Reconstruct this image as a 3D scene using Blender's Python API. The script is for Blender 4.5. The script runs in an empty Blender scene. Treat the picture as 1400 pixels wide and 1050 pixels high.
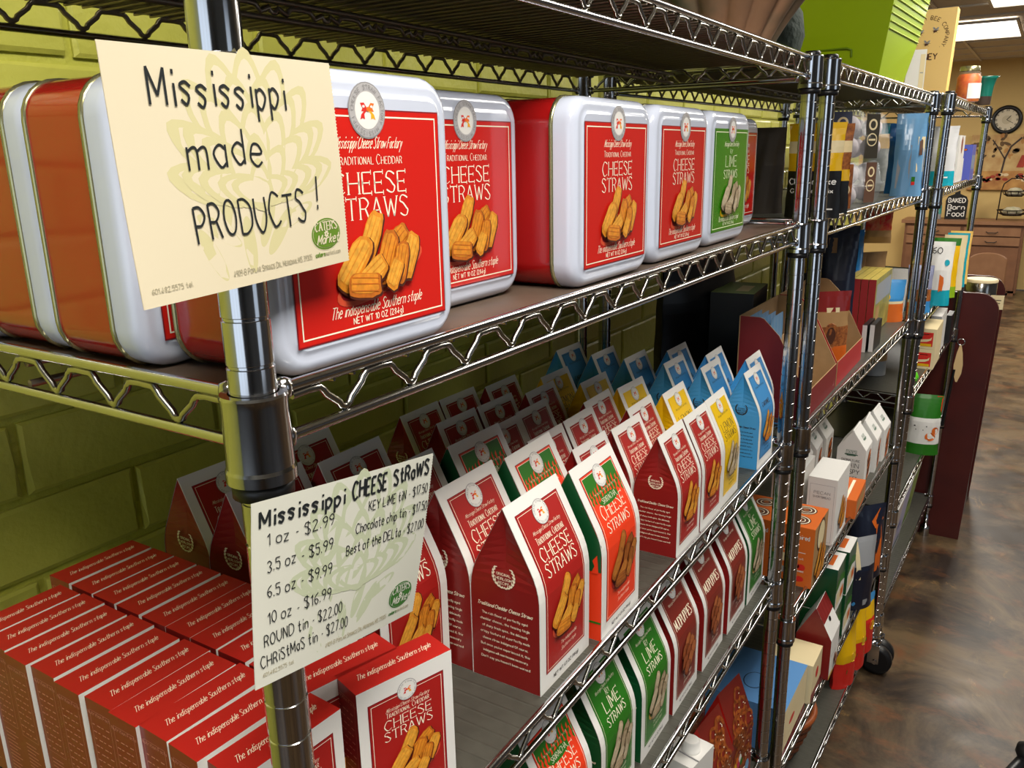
import bpy, bmesh, math, random
from mathutils import Vector, Matrix
random.seed(7)
PI = math.pi
sc = bpy.context.scene
COL = sc.collection

# ------------------------------------------------------------------ camera
F_PX = 1127.9
yaw, pitch, roll = 0.5683, 0.2709, -0.0196
fw = Vector((-math.sin(yaw) * math.cos(pitch), math.cos(yaw) * math.cos(pitch), -math.sin(pitch)))
rt = fw.cross(Vector((0, 0, 1))).normalized()
up = rt.cross(fw)
rt2 = rt * math.cos(roll) + up * math.sin(roll)
up2 = up * math.cos(roll) - rt * math.sin(roll)
cd = bpy.data.cameras.new('camera')
cam = bpy.data.objects.new('camera', cd)
COL.objects.link(cam)
cam.matrix_world = Matrix(((rt2.x, up2.x, -fw.x, 0.3454), (rt2.y, up2.y, -fw.y, -0.2837),
                           (rt2.z, up2.z, -fw.z, 1.7164), (0, 0, 0, 1)))
cd.sensor_width = 36
cd.lens = F_PX / 1400 * 36
cd.clip_start = 0.02
sc.camera = cam

# ------------------------------------------------------------------ light
sc.view_settings.view_transform = 'Standard'
sc.view_settings.look = 'None'
sc.view_settings.exposure = 0.0
sc.view_settings.gamma = 1
sc.view_settings.use_curve_mapping = False
wd = bpy.data.worlds.new('sky')
sc.world = wd
wd.use_nodes = True
wd.node_tree.nodes['Background'].inputs[0].default_value = (0.62, 0.78, 1.0, 1)
wd.node_tree.nodes['Background'].inputs[1].default_value = 0.6


def area(name, loc, rot, sx, sy, power, col):
    ld = bpy.data.lights.new(name, 'AREA')
    ld.shape = 'RECTANGLE'
    ld.size, ld.size_y, ld.energy, ld.color = sx, sy, power, col
    o = bpy.data.objects.new(name, ld)
    COL.objects.link(o)
    o.location = loc
    o.rotation_euler = rot
    o['kind'] = 'structure'
    return o


CEIL = 2.66
# shop windows: daylight comes in through the front windows behind the camera and in the right-hand wall
area('window_daylight', (.55, -2.85, 1.55), (PI / 2, 0, 0), 2.2, 1.7, 11, (0.80, 0.90, 1.0))
area('window_daylight', (3.38, 1.1, 1.5), (PI / 2, 0, PI / 2), 1.3, 1.6, 2.5, (0.82, 0.91, 1.0))
# fluorescent ceiling panels (the lamp inside each recessed fixture)
LAMPS = [(0.68, -0.3), (0.75, 2.4), (-0.32, 8.35), (0.15, 6.35), (1.1, 4.6), (-2.0, 9.4), (1.6, 9.6)]  # last two are unseen, added to brighten the far wall
LPOW = [38, 34, 50, 34, 22, 50, 50]
for (lx, ly), lp in zip(LAMPS, LPOW):
    area('ceiling_lamp_light', (lx, ly, CEIL - 0.012), (0, 0, 0), 0.56, 1.1, lp, (1.0, 0.94, 0.84))

# ------------------------------------------------------------------ materials
MC = {}


def s2l(c):
    return tuple((x / 12.92 if x <= 0.04045 else ((x + 0.055) / 1.055) ** 2.4) for x in (v / 255 for v in c))


def mat(name, rgb, rough=0.5, metal=0.0, coat=0.0, noise=None, bump=None, emit=None, alpha=None, trans=0.0, ior=1.45):
    """rgb in sRGB 0-255; noise=(scale, amount, rgb2); bump=(scale, strength)"""
    if name in MC:
        return MC[name]
    m = bpy.data.materials.new(name)
    m.use_nodes = True
    nt = m.node_tree
    b = nt.nodes['Principled BSDF']
    c = s2l(rgb)
    b.inputs['Base Color'].default_value = (*c, 1)
    b.inputs['Roughness'].default_value = rough
    b.inputs['Metallic'].default_value = metal
    b.inputs['Coat Weight'].default_value = coat
    b.inputs['Coat Roughness'].default_value = 0.08
    b.inputs['Transmission Weight'].default_value = trans
    b.inputs['IOR'].default_value = ior
    if noise or bump:
        tc = nt.nodes.new('ShaderNodeTexCoord')
    if noise:
        n = nt.nodes.new('ShaderNodeTexNoise')
        n.inputs['Scale'].default_value = noise[0]
        n.inputs['Detail'].default_value = 5
        nt.links.new(tc.outputs['Object'], n.inputs['Vector'])
        r = nt.nodes.new('ShaderNodeValToRGB')
        r.color_ramp.elements[0].position = 0.5 - noise[1]
        r.color_ramp.elements[1].position = 0.5 + noise[1]
        r.color_ramp.elements[0].color = (*s2l(noise[2]), 1)
        r.color_ramp.elements[1].color = (*c, 1)
        nt.links.new(n.outputs['Fac'], r.inputs['Fac'])
        nt.links.new(r.outputs['Color'], b.inputs['Base Color'])
    if bump:
        n2 = nt.nodes.new('ShaderNodeTexNoise')
        n2.inputs['Scale'].default_value = bump[0]
        n2.inputs['Detail'].default_value = 4
        nt.links.new(tc.outputs['Object'], n2.inputs['Vector'])
        bp = nt.nodes.new('ShaderNodeBump')
        bp.inputs['Strength'].default_value = bump[1]
        bp.inputs['Distance'].default_value = bump[2] if len(bump) > 2 else 0.002
        nt.links.new(n2.outputs['Fac'], bp.inputs['Height'])
        nt.links.new(bp.outputs['Normal'], b.inputs['Normal'])
    if emit:
        b.inputs['Emission Color'].default_value = (*s2l(rgb), 1)
        b.inputs['Emission Strength'].default_value = emit
    if alpha is not None:
        b.inputs['Alpha'].default_value = alpha
    MC[name] = m
    return m


CHROME = mat('chrome', (200, 200, 202), 0.13, 1.0)
CHROME_W = mat('chrome_wire', (178, 176, 170), 0.2, 1.0)
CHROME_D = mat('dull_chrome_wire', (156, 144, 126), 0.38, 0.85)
BLACKP = mat('black_plastic', (18, 18, 20), 0.4)
LINER = mat('shelf_liner_grey', (86, 85, 77), 0.38, noise=(60, 0.3, (72, 71, 64)), alpha=0.86)
def add_ridges(m):
    nt = m.node_tree
    b = nt.nodes['Principled BSDF']
    tc = nt.nodes.new('ShaderNodeTexCoord')
    wv = nt.nodes.new('ShaderNodeTexWave')
    wv.bands_direction = 'Y'
    wv.inputs['Scale'].default_value = 18.2
    nt.links.new(tc.outputs['Object'], wv.inputs['Vector'])
    mr = nt.nodes.new('ShaderNodeMapRange')
    mr.inputs['From Min'].default_value = .90
    nt.links.new(wv.outputs['Fac'], mr.inputs['Value'])
    bp = nt.nodes.new('ShaderNodeBump')
    bp.inputs['Strength'].default_value = .5
    bp.inputs['Distance'].default_value = .0012
    nt.links.new(mr.outputs['Result'], bp.inputs['Height'])
    nt.links.new(bp.outputs['Normal'], b.inputs['Normal'])


add_ridges(LINER)
LINER_B = mat('shelf_liner_brown', (112, 94, 80), 0.42, noise=(30, 0.3, (92, 78, 68)), alpha=0.93)
WHITE = mat('white_card', (232, 230, 226), 0.42)
CREAM = mat('cream_print', (248, 240, 214), 0.5)
RED = mat('red_print', (166, 28, 24), 0.45, coat=0.08)
REDT = mat('tin_red_print', (206, 34, 26), 0.22, coat=0.6)
REDB = mat('bright_red_card', (180, 34, 28), 0.42, coat=0.1)
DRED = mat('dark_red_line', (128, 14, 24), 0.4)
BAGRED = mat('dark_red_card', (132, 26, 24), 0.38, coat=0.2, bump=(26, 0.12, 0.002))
ORED = mat('orange_red_print', (238, 62, 26), 0.45, coat=0.08)
GREEN = mat('green_print', (38, 112, 22), 0.45, coat=0.08)
GREENT = mat('tin_green_print', (56, 138, 12), 0.25, coat=0.6)
DGREEN = mat('dark_green_card', (16, 78, 40), 0.35, coat=0.25)
BROWN = mat('brown_red_print', (122, 36, 26), 0.45, coat=0.08)
YEL = mat('yellow_print', (238, 194, 0), 0.35, coat=0.25)
YELD = mat('yellow_card', (232, 182, 8), 0.35, coat=0.25)
BLUE = mat('blue_print', (58, 138, 200), 0.45, coat=0.08)
BLUED = mat('blue_card', (62, 150, 214), 0.35, coat=0.25)
INK = mat('dark_ink', (44, 36, 32), 0.6)
SILVER = mat('silver_print', (205, 203, 205), 0.35, 0.35)
GREYL = mat('grey_line', (150, 148, 150), 0.45)
OR1 = mat('bow_orange', (240, 110, 20), 0.5)
OR2 = mat('bow_red', (214, 40, 30), 0.5)
OR3 = mat('bow_yellow', (240, 170, 20), 0.5)
TINW = mat('tin_white_enamel', (204, 211, 229), 0.16, coat=0.7)
TINR = mat('tin_red_enamel', (166, 22, 22), 0.16, coat=0.7, bump=(9, 0.25, 0.004))
RIM = mat('tin_rim_metal', (176, 172, 130), 0.25, 0.8)
CARD = mat('brown_cardboard', (176, 142, 100), 0.7, noise=(40, 0.3, (160, 128, 88)))
SH = {}
for k, cols in dict(
        cheddar=[(250, 180, 62), (238, 150, 38), (208, 112, 22), (80, 28, 10)],
        pale=[(226, 208, 176), (202, 180, 146), (168, 144, 110), (70, 56, 26)],
        mud=[(196, 110, 58), (168, 84, 38), (134, 58, 22), (60, 20, 10)],
        hot=[(206, 128, 48), (178, 98, 30), (142, 68, 16), (80, 20, 8)]).items():
    SH[k] = [mat('%s_straw_tone' % k + '_abcd'[0:1] + 'abcd'[i], c, 0.6,
                 noise=(230, 0.28, tuple(int(x * 0.78) for x in c))) for i, c in enumerate(cols)]


# ------------------------------------------------------------------ mesh builder
class MB:
    def __init__(s):
        s.v, s.f, s.m, s.mats, s.sm = [], [], [], [], []

    def mi(s, m):
        if m not in s.mats:
            s.mats.append(m)
        return s.mats.index(m)

    def add(s, vs, fs, m, smooth=False):
        o = len(s.v)
        s.v += [tuple(v) for v in vs]
        i = s.mi(m)
        for f in fs:
            s.f.append([a + o for a in f])
            s.m.append(i)
            s.sm.append(smooth)

    def box(s, c, d, m, rz=0.0, ch=0.0, mats=None):
        """box centre c, dims d. mats: dict face->mat for faces -x,+x,-y,+y,-z,+z"""
        hx, hy, hz = d[0] / 2, d[1] / 2, d[2] / 2
        vs = [Vector((x * hx, y * hy, z * hz)) for x in (-1, 1) for y in (-1, 1) for z in (-1, 1)]
        R = Matrix.Rotation(rz, 3, 'Z')
        vs = [R @ v + Vector(c) for v in vs]
        F = {'-x': (0, 1, 3, 2), '+x': (4, 6, 7, 5), '-y': (0, 4, 5, 1), '+y': (2, 3, 7, 6), '-z': (0, 2, 6, 4), '+z': (1, 5, 7, 3)}
        for k, f in F.items():
            s.add([vs[i] for i in f], [(0, 1, 2, 3)], (mats or {}).get(k, m))

    def cbox(s, c, d, m, ch, rz=0.0):
        """box with chamfered edges on every side (superellipse-free, 26-vertex style)"""
        hx, hy, hz = d[0] / 2, d[1] / 2, d[2] / 2
        R = Matrix.Rotation(rz, 3, 'Z')
        lv = [(-hz, ch), (-hz + ch, 0), (hz - ch, 0), (hz, ch)]
        rings = []
        for z, i in lv:
            a, b = hx - i, hy - i
            cc = ch
            rings.append([(a - cc, -b), (a, -b + cc), (a, b - cc), (a - cc, b), (-a + cc, b), (-a, b - cc), (-a, -b + cc), (-a + cc, -b)])
        vs = [R @ Vector((p[0], p[1], z)) + Vector(c) for (z, i), r in zip(lv, rings) for p in r]
        fs = [(k * 8 + j, k * 8 + (j + 1) % 8, (k + 1) * 8 + (j + 1) % 8, (k + 1) * 8 + j) for k in range(3) for j in range(8)]
        fs += [tuple(reversed(range(8))), tuple(range(24, 32))]
        s.add(vs, fs, m)

    def loft(s, rings, m, closed=True, cap0=True, cap1=True, smooth=True):
        n = len(rings[0])
        vs = [v for r in rings for v in r]
        fs = []
        for k in range(len(rings) - 1):
            for j in range(n if closed else n - 1):
                fs.append((k * n + j, k * n + (j + 1) % n, (k + 1) * n + (j + 1) % n, (k + 1) * n + j))
        s.add(vs, fs, m, smooth)
        if cap0:
            s.add(rings[0], [tuple(reversed(range(n)))], m)
        if cap1:
            s.add(rings[-1], [tuple(range(n))], m)

    def lathe(s, prof, m, n=20, c=(0, 0, 0), cap0=False, cap1=False, smooth=True):
        rings = [[(c[0] + r * math.cos(2 * PI * j / n), c[1] + r * math.sin(2 * PI * j / n), c[2] + z) for j in range(n)] for r, z in prof]
        s.loft(rings, m, True, cap0, cap1, smooth)

    def tube(s, pts, r, m, n=8, caps=True):
        pts = [Vector(p) for p in pts]
        rings = []
        prev = None
        for i, p in enumerate(pts):
            t = (pts[min(i + 1, len(pts) - 1)] - pts[max(i - 1, 0)]).normalized()
            if prev is None:
                a = t.orthogonal().normalized()
            else:
                a = (prev - t * prev.dot(t))
                a = a.normalized() if a.length > 1e-6 else t.orthogonal().normalized()
            prev = a
            b = t.cross(a)
            rr = r[i] if isinstance(r, (list, tuple)) else r
            rings.append([p + (a * math.cos(2 * PI * j / n) + b * math.sin(2 * PI * j / n)) * rr for j in range(n)])
        s.loft(rings, m, True, caps, caps)

    def mesh(s, name):
        me = bpy.data.meshes.new(name)
        me.from_pydata(s.v, [], s.f)
        for m in s.mats:
            me.materials.append(m)
        me.polygons.foreach_set('material_index', s.m)
        me.polygons.foreach_set('use_smooth', s.sm)
        me.update()
        return me


def sharp_by_angle(me, deg):
    bm = bmesh.new()
    bm.from_mesh(me)
    for e in bm.edges:
        if abs(e.verts[0].co.z - e.verts[1].co.z) < 1e-6 and len(e.link_faces) == 2 and e.calc_face_angle(0) > math.radians(deg):
            e.smooth = False
    bm.to_mesh(me)
    bm.free()


def link(name, me, parent=None, loc=None, rot=None):
    if isinstance(me, MB):
        me = me.mesh(name)
    o = bpy.data.objects.new(name, me)
    COL.objects.link(o)
    if parent:
        o.parent = parent
    if loc is not None:
        o.location = loc
    if rot is not None:
        o.rotation_euler = rot
    return o


def tag(o, label, cat=None, group=None):
    o['label'] = label
    if cat:
        o['category'] = cat
    if group:
        o['group'] = group
    return o


def thing(name, label, cat, loc=(0, 0, 0), rz=0.0, group=None):
    o = bpy.data.objects.new(name, None)
    COL.objects.link(o)
    o.empty_display_size = 0.02
    o.location = loc
    o.rotation_euler = (0, 0, rz)
    return tag(o, label, cat, group)


def structure(name, mb, parent=None, loc=None):
    o = link(name, mb, parent, loc)
    if not parent:
        o['kind'] = 'structure'
    return o


# ------------------------------------------------------------------ stroke lettering
GL = {
    'A': "003860 1353", 'B': "0008 ~0838563404 ~0434523000", 'C': "~6748280503204061", 'D': "0008 ~083866623000",
    'E': "50000858 0444", 'F': "000858 0444", 'G': "~6748280503204061 616343", 'H': "0008 6068 0464", 'I': "1018",
    'J': "~38322001", 'K': "0008 5803 2450", 'L': "080050", 'M': "0008326860", 'N': "00085058",
    'O': "~381704113051645738", 'P': "0008 ~0838563404", 'Q': "~381704113051645738 4260", 'R': "0008 ~0838563404 3450",
    'S': "~57381806254352402001", 'T': "0868 3830", 'U': "~080320406368", 'V': "083068", 'W': "0820476088",
    'X': "0068 0860", 'Y': "083468 3430", 'Z': "08680060",
    '0': "~28060220424628", '1': "062820", '2': "~0728474623 230050", '3': "~07284624 ~24422001", '4': "38300353",
    '5': "480805 ~0535433001", '6': "~48160320422403", '7': "084810", '8': "~280624422002244628", '9': "~45240628474420",
    '$': "~57381806254352402001 3z39",
    'a': "~4425032041 4540", 'b': "0800 ~0425432001", 'c': "~4425032041", 'd': "4840 ~4425032041", 'e': "~03433515022041",
    'f': "~47382720 0545", 'g': "~4425032041 ~454y2x0y", 'h': "0800 ~04254440", 'i': "1510 1718", 'j': "~151z0x 1718",
    'k': "0800 4502 1340", 'l': "0800", 'm': "0500 ~04253430 ~34556460", 'n': "0500 ~04254440", 'o': "~25040120414425",
    'p': "050x ~0425432001", 'q': "454x ~4425032041", 'r': "0500 ~042545", 's': "~442504322001", 't': "~28223041 0545",
    'u': "~05012041 4540", 'v': "052045", 'w': "0510345065", 'x': "0045 0540", 'y': "0520 451x", 'z': "05450040",
    '.': "0001", ',': "010z", '-': "1333", '!': "0802 0001", "'": "0806", '&': "~5005173726023053", '(': "~29151z", ')': "~09151z",
}
YV = {'x': -3, 'y': -2, 'z': -1}


def catmull(P, k=4):
    out = []
    n = len(P)
    closed = (P[0] - P[-1]).length < 1e-6
    for i in range(n - 1):
        p0 = P[i - 1] if i > 0 else (P[-2] if closed else P[0] * 2 - P[1])
        p1, p2 = P[i], P[i + 1]
        p3 = P[i + 2] if i + 2 < n else (P[1] if closed else P[-1] * 2 - P[-2])
        for j in range(k):
            t = j / k
            out.append(0.5 * ((2 * p1) + (p2 - p0) * t + (2 * p0 - 5 * p1 + 4 * p2 - p3) * t * t + (3 * p1 - p0 - 3 * p2 + p3) * t ** 3))
    out.append(P[-1])
    return out


class Flat:
    """2-D print: polygons in (u, v) with a layer number, mapped onto a surface later"""

    def __init__(s, sub=1):
        s.p = []
        s.sub = sub      # pieces per straight stroke, so lettering follows a bent sheet

    def poly(s, pts, m, layer=1):
        s.p.append(([(p[0], p[1]) for p in pts], m, layer))

    def rect(s, u0, v0, u1, v1, m, layer=1, nv=1):
        for i in range(nv):
            a, b = v0 + (v1 - v0) * i / nv, v0 + (v1 - v0) * (i + 1) / nv
            s.poly([(u0, a), (u1, a), (u1, b), (u0, b)], m, layer)

    def frame(s, u0, v0, u1, v1, t, m, layer=2, nv=1):
        s.rect(u0, v0, u1, v0 + t, m, layer)
        s.rect(u0, v1 - t, u1, v1, m, layer)
        s.rect(u0, v0 + t, u0 + t, v1 - t, m, layer, nv)
        s.rect(u1 - t, v0 + t, u1, v1 - t, m, layer, nv)

    def ell(s, cu, cv, ru, rv, m, layer=1, rot=0.0, n=28, a0=0, a1=2 * PI):
        pts = []
        for j in range(n):
            a = a0 + (a1 - a0) * j / (n if a1 - a0 > 6.2 else n - 1)
            x, y = ru * math.cos(a), rv * math.sin(a)
            pts.append((cu + x * math.cos(rot) - y * math.sin(rot), cv + x * math.sin(rot) + y * math.cos(rot)))
        s.poly(pts, m, layer)

    def stroke(s, P, w, m, layer=3, nib=None):
        n = len(P)
        L, R = [], []
        for i in range(n):
            t = (P[min(i + 1, n - 1)] - P[max(i - 1, 0)])
            t = t.normalized() if t.length > 1e-9 else Vector((1, 0))
            nn = Vector((-t.y, t.x))
            ww = w
            if nib is not None:
                ww = w * (0.34 + 0.80 * abs(math.sin(math.atan2(t.y, t.x) - nib)))
            L.append(P[i] + nn * ww / 2)
            R.append(P[i] - nn * ww / 2)
        for i in range(n - 1):
            s.poly([L[i], L[i + 1], R[i + 1], R[i]], m, layer)

    def text(s, txt, u, v, size, m, layer=3, w=None, anchor='c', fit=None, slant=0.0, nib=None, serif=False,
             smallcaps=False, gap=1.7, rot=0.0, jit=0.0, k=3, rnd=None):
        un = size / 8
        w = w or un * 0.8
        x = 0
        gl = []
        for ch in txt:
            sc_ = 1.0
            g = ch
            if smallcaps and ch.islower():
                g, sc_ = ch.upper(), 0.78
            if ch == ' ':
                x += 3.4
                continue
            if g not in GL:
                continue
            st = []
            mx = 0
            for tok in GL[g].split():
                sm = tok[0] == '~'
                tok = tok.lstrip('~')
                P = [Vector((int(tok[i]), YV[tok[i + 1]] if tok[i + 1] in YV else int(tok[i + 1]))) for i in range(0, len(tok), 2)]
                mx = max(mx, max(p.x for p in P))
                st.append((sm, P))
            dy = random.uniform(-jit, jit) if jit else 0
            gl.append((x, sc_, st, dy))
            x += (mx * sc_ + gap)
        tot = max(x - gap, 0.1)
        sx = 1.0 if not fit else fit / (tot * un)
        off = {'c': -tot / 2, 'l': 0, 'r': -tot}[anchor]
        cr, sr = math.cos(rot), math.sin(rot)

        def T(q, gx, gs, dy):
            a = (gx + q.x * gs + off) * un * sx + slant * q.y * gs * un
            b = (q.y * gs + dy) * un
            return Vector((u + a * cr - b * sr, v + a * sr + b * cr))
        for gx, gs, st, dy in gl:
            for sm, P in st:
                Q = catmull(P, k) if sm else P
                Qt = [T(q, gx, gs, dy) for q in Q]
                if not sm and (len(Qt) > 2 or s.sub > 1):      # corners: draw each leg on its own
                    for a, b in zip(Qt[:-1], Qt[1:]):
                        s.stroke([a.lerp(b, i / s.sub) for i in range(s.sub + 1)], w, m, layer, nib)
                else:
                    s.stroke(Qt, w, m, layer, nib)
                if serif:
                    for e, o in ((P[0], P[1]), (P[-1], P[-2])):
                        if e.y in (0, 8) and abs(e.y - o.y) > 1.5:
                            s.stroke([T(e + Vector((-.75, 0)), gx, gs, dy), T(e + Vector((.75, 0)), gx, gs, dy)], w * 0.40, m, layer)
                        elif not sm and e.y in (0, 8, 4) and abs(e.y - o.y) < 0.1:
                            s.stroke([T(e + Vector((0, -0.9)), gx, gs, dy), T(e + Vector((0, 0.9)), gx, gs, dy)], w * 0.5, m, layer)

    def mesh(s, name, M, step=0.00014):
        mb = MB()
        for pts, m, ly in s.p:
            mb.add([M(p[0], p[1], ly * step) for p in pts], [tuple(range(len(pts)))], m)
        return mb.mesh(name)


def blob(F, cx, cy, ln, wd, ang, tones, k, layer, rng, ridges=True):
    """one straw or cookie piece: bumpy elongated outline, a shaded lower flank and ridge lines"""
    n = 18
    pts, sh = [], []
    ca, sa = math.cos(ang), math.sin(ang)

    def P(x, y):
        return (cx + x * ca - y * sa, cy + x * sa + y * ca)
    for j in range(n):
        a = 2 * PI * j / n
        ex = abs(math.cos(a)) ** 0.5 * (1 if math.cos(a) > 0 else -1)
        ey = abs(math.sin(a)) ** 0.6 * (1 if math.sin(a) > 0 else -1)
        r = 1 + rng.uniform(-0.07, 0.07)
        pts.append(P(ex * ln / 2 * r, ey * wd / 2 * r))
    c = ((cx), (cy))
    F.poly([(c[0] + (p[0] - c[0]) * 1.05 + wd * 0.05, c[1] + (p[1] - c[1]) * 1.05 - wd * 0.08) for p in pts], tones[3], layer)
    F.poly(pts, tones[min(k + 1, 2)], layer + 1)
    F.poly([(c[0] + (p[0] - c[0]) * 0.84 - wd * 0.02, c[1] + (p[1] - c[1]) * 0.80 + wd * 0.08) for p in pts], tones[k], layer + 2)
    if ridges:
        for q in (-0.22, 0.06, 0.3):
            F.stroke([Vector(P(ln * t, wd * (q + 0.03 * math.sin(t * 30)))) for t in (-0.4, -0.2, 0, 0.2, 0.4)], wd * 0.05, tones[min(k + 1, 2)], layer + 3)


PIECES = {
    'cheddar': [(.42, .74, .62, .17, 62), (.70, .70, .42, .17, 35), (.24, .50, .56, .19, 48), (.58, .52, .52, .17, 66),
                (.84, .50, .44, .16, 66), (.72, .42, .40, .15, 74), (.40, .34, .40, .17, 30), (.30, .20, .44, .17, -6), (.62, .28, .30, .14, 60)],
    'mud': [(.5, .80, .34, .24, 20), (.30, .62, .36, .26, 70), (.68, .66, .34, .26, 50), (.48, .50, .36, .26, 60), (.78, .46, .32, .24, 80),
            (.24, .38, .34, .25, 80), (.56, .30, .36, .26, 50), (.34, .18, .34, .25, 60)],
}


def food(F, u0, v0, w, h, style, bowl, layer=4, seed=1):
    rng = random.Random(seed)
    tones = SH[{'cheddar': 'cheddar', 'sriracha': 'hot', 'lime': 'pale', 'lemon': 'pale', 'caramel': 'cheddar', 'mud': 'mud'}[style]]
    if bowl:
        F.ell(u0 + w * .54, v0 + h * .30, w * .50, h * .27, bowl[0], layer, rot=0.28)
        F.ell(u0 + w * .54, v0 + h * .33, w * .46, h * .23, bowl[1], layer + 1, rot=0.28)
    if style in ('lime', 'lemon'):
        F.ell(u0 + w * .80, v0 + h * .34, w * .17, h * .2, YEL, layer + 1, rot=0.4)
    for i, (x, y, l, t, a) in enumerate(PIECES['mud' if style == 'mud' else 'cheddar']):
        ar = h / w
        blob(F, u0 + x * w, v0 + y * h, l * (w + h) / 2 * 1.05, t * (w + h) / 2 * 1.38, math.radians(a), tones, i % 2, layer + 2 + i * 4, rng, style != 'mud')


PLATE = mat('plate_orange_red', (222, 84, 54), 0.45)
KIND = {
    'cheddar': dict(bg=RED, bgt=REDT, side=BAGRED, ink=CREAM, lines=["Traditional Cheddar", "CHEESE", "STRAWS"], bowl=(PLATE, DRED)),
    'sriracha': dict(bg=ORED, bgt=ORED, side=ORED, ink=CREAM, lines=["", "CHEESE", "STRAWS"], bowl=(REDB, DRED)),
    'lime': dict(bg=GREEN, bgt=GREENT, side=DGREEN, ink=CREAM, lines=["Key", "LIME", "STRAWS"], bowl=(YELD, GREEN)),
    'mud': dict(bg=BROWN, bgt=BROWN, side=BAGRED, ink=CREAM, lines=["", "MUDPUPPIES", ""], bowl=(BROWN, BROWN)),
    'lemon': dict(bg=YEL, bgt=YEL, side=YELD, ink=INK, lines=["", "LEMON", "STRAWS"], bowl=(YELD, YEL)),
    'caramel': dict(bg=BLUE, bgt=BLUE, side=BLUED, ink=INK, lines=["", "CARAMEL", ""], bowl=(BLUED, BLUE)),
}


def seal(F, u, v, r, layer=5, silver=False):
    """round factory seal: ring of tiny letters round a ribbon bow"""
    F.ell(u, v, r, r, GREYL, layer)
    F.ell(u, v, r * .95, r * .95, SILVER if silver else WHITE, layer + 1)
    F.ell(u, v, r * .66, r * .66, WHITE, layer + 2)
    for i, ch in enumerate("CHEESE STRAW FACTORY MISSISSIPPI "):
        a = PI * 0.98 - i * 2 * PI / 33
        if ch != ' ':
            F.text(ch, u + math.cos(a) * r * .74, v + math.sin(a) * r * .74, r * .15, GREYL, layer + 3, w=r * .022, rot=a - PI / 2, k=1)
    b = r * .36
    for sx in (-1, 1):
        F.poly([(u, v + b * .15), (u + sx * b * .5, v + b * .75), (u + sx * b * 1.05, v + b * .7), (u + sx * b * .75, v + b * .2), (u + sx * b * .95, v - b * .1), (u + sx * b * .3, v - b * .05)], OR1 if sx > 0 else OR2, layer + 3)
        F.ell(u + sx * b * .6, v + b * .38, b * .2, b * .13, WHITE, layer + 4)
        F.poly([(u + sx * b * .1, v), (u + sx * b * .5, v - b * .35), (u + sx * b * .45, v - b * .85), (u + sx * b * .8, v - b * .75), (u + sx * b * 1.15, v - b * .9), (u + sx * b * .95, v - b * .4), (u + sx * b * .6, v - b * .1)], OR3 if sx > 0 else OR2, layer + 3)
    F.ell(u, v + b * .12, b * .22, b * .24, OR1, layer + 5, n=10)


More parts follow.
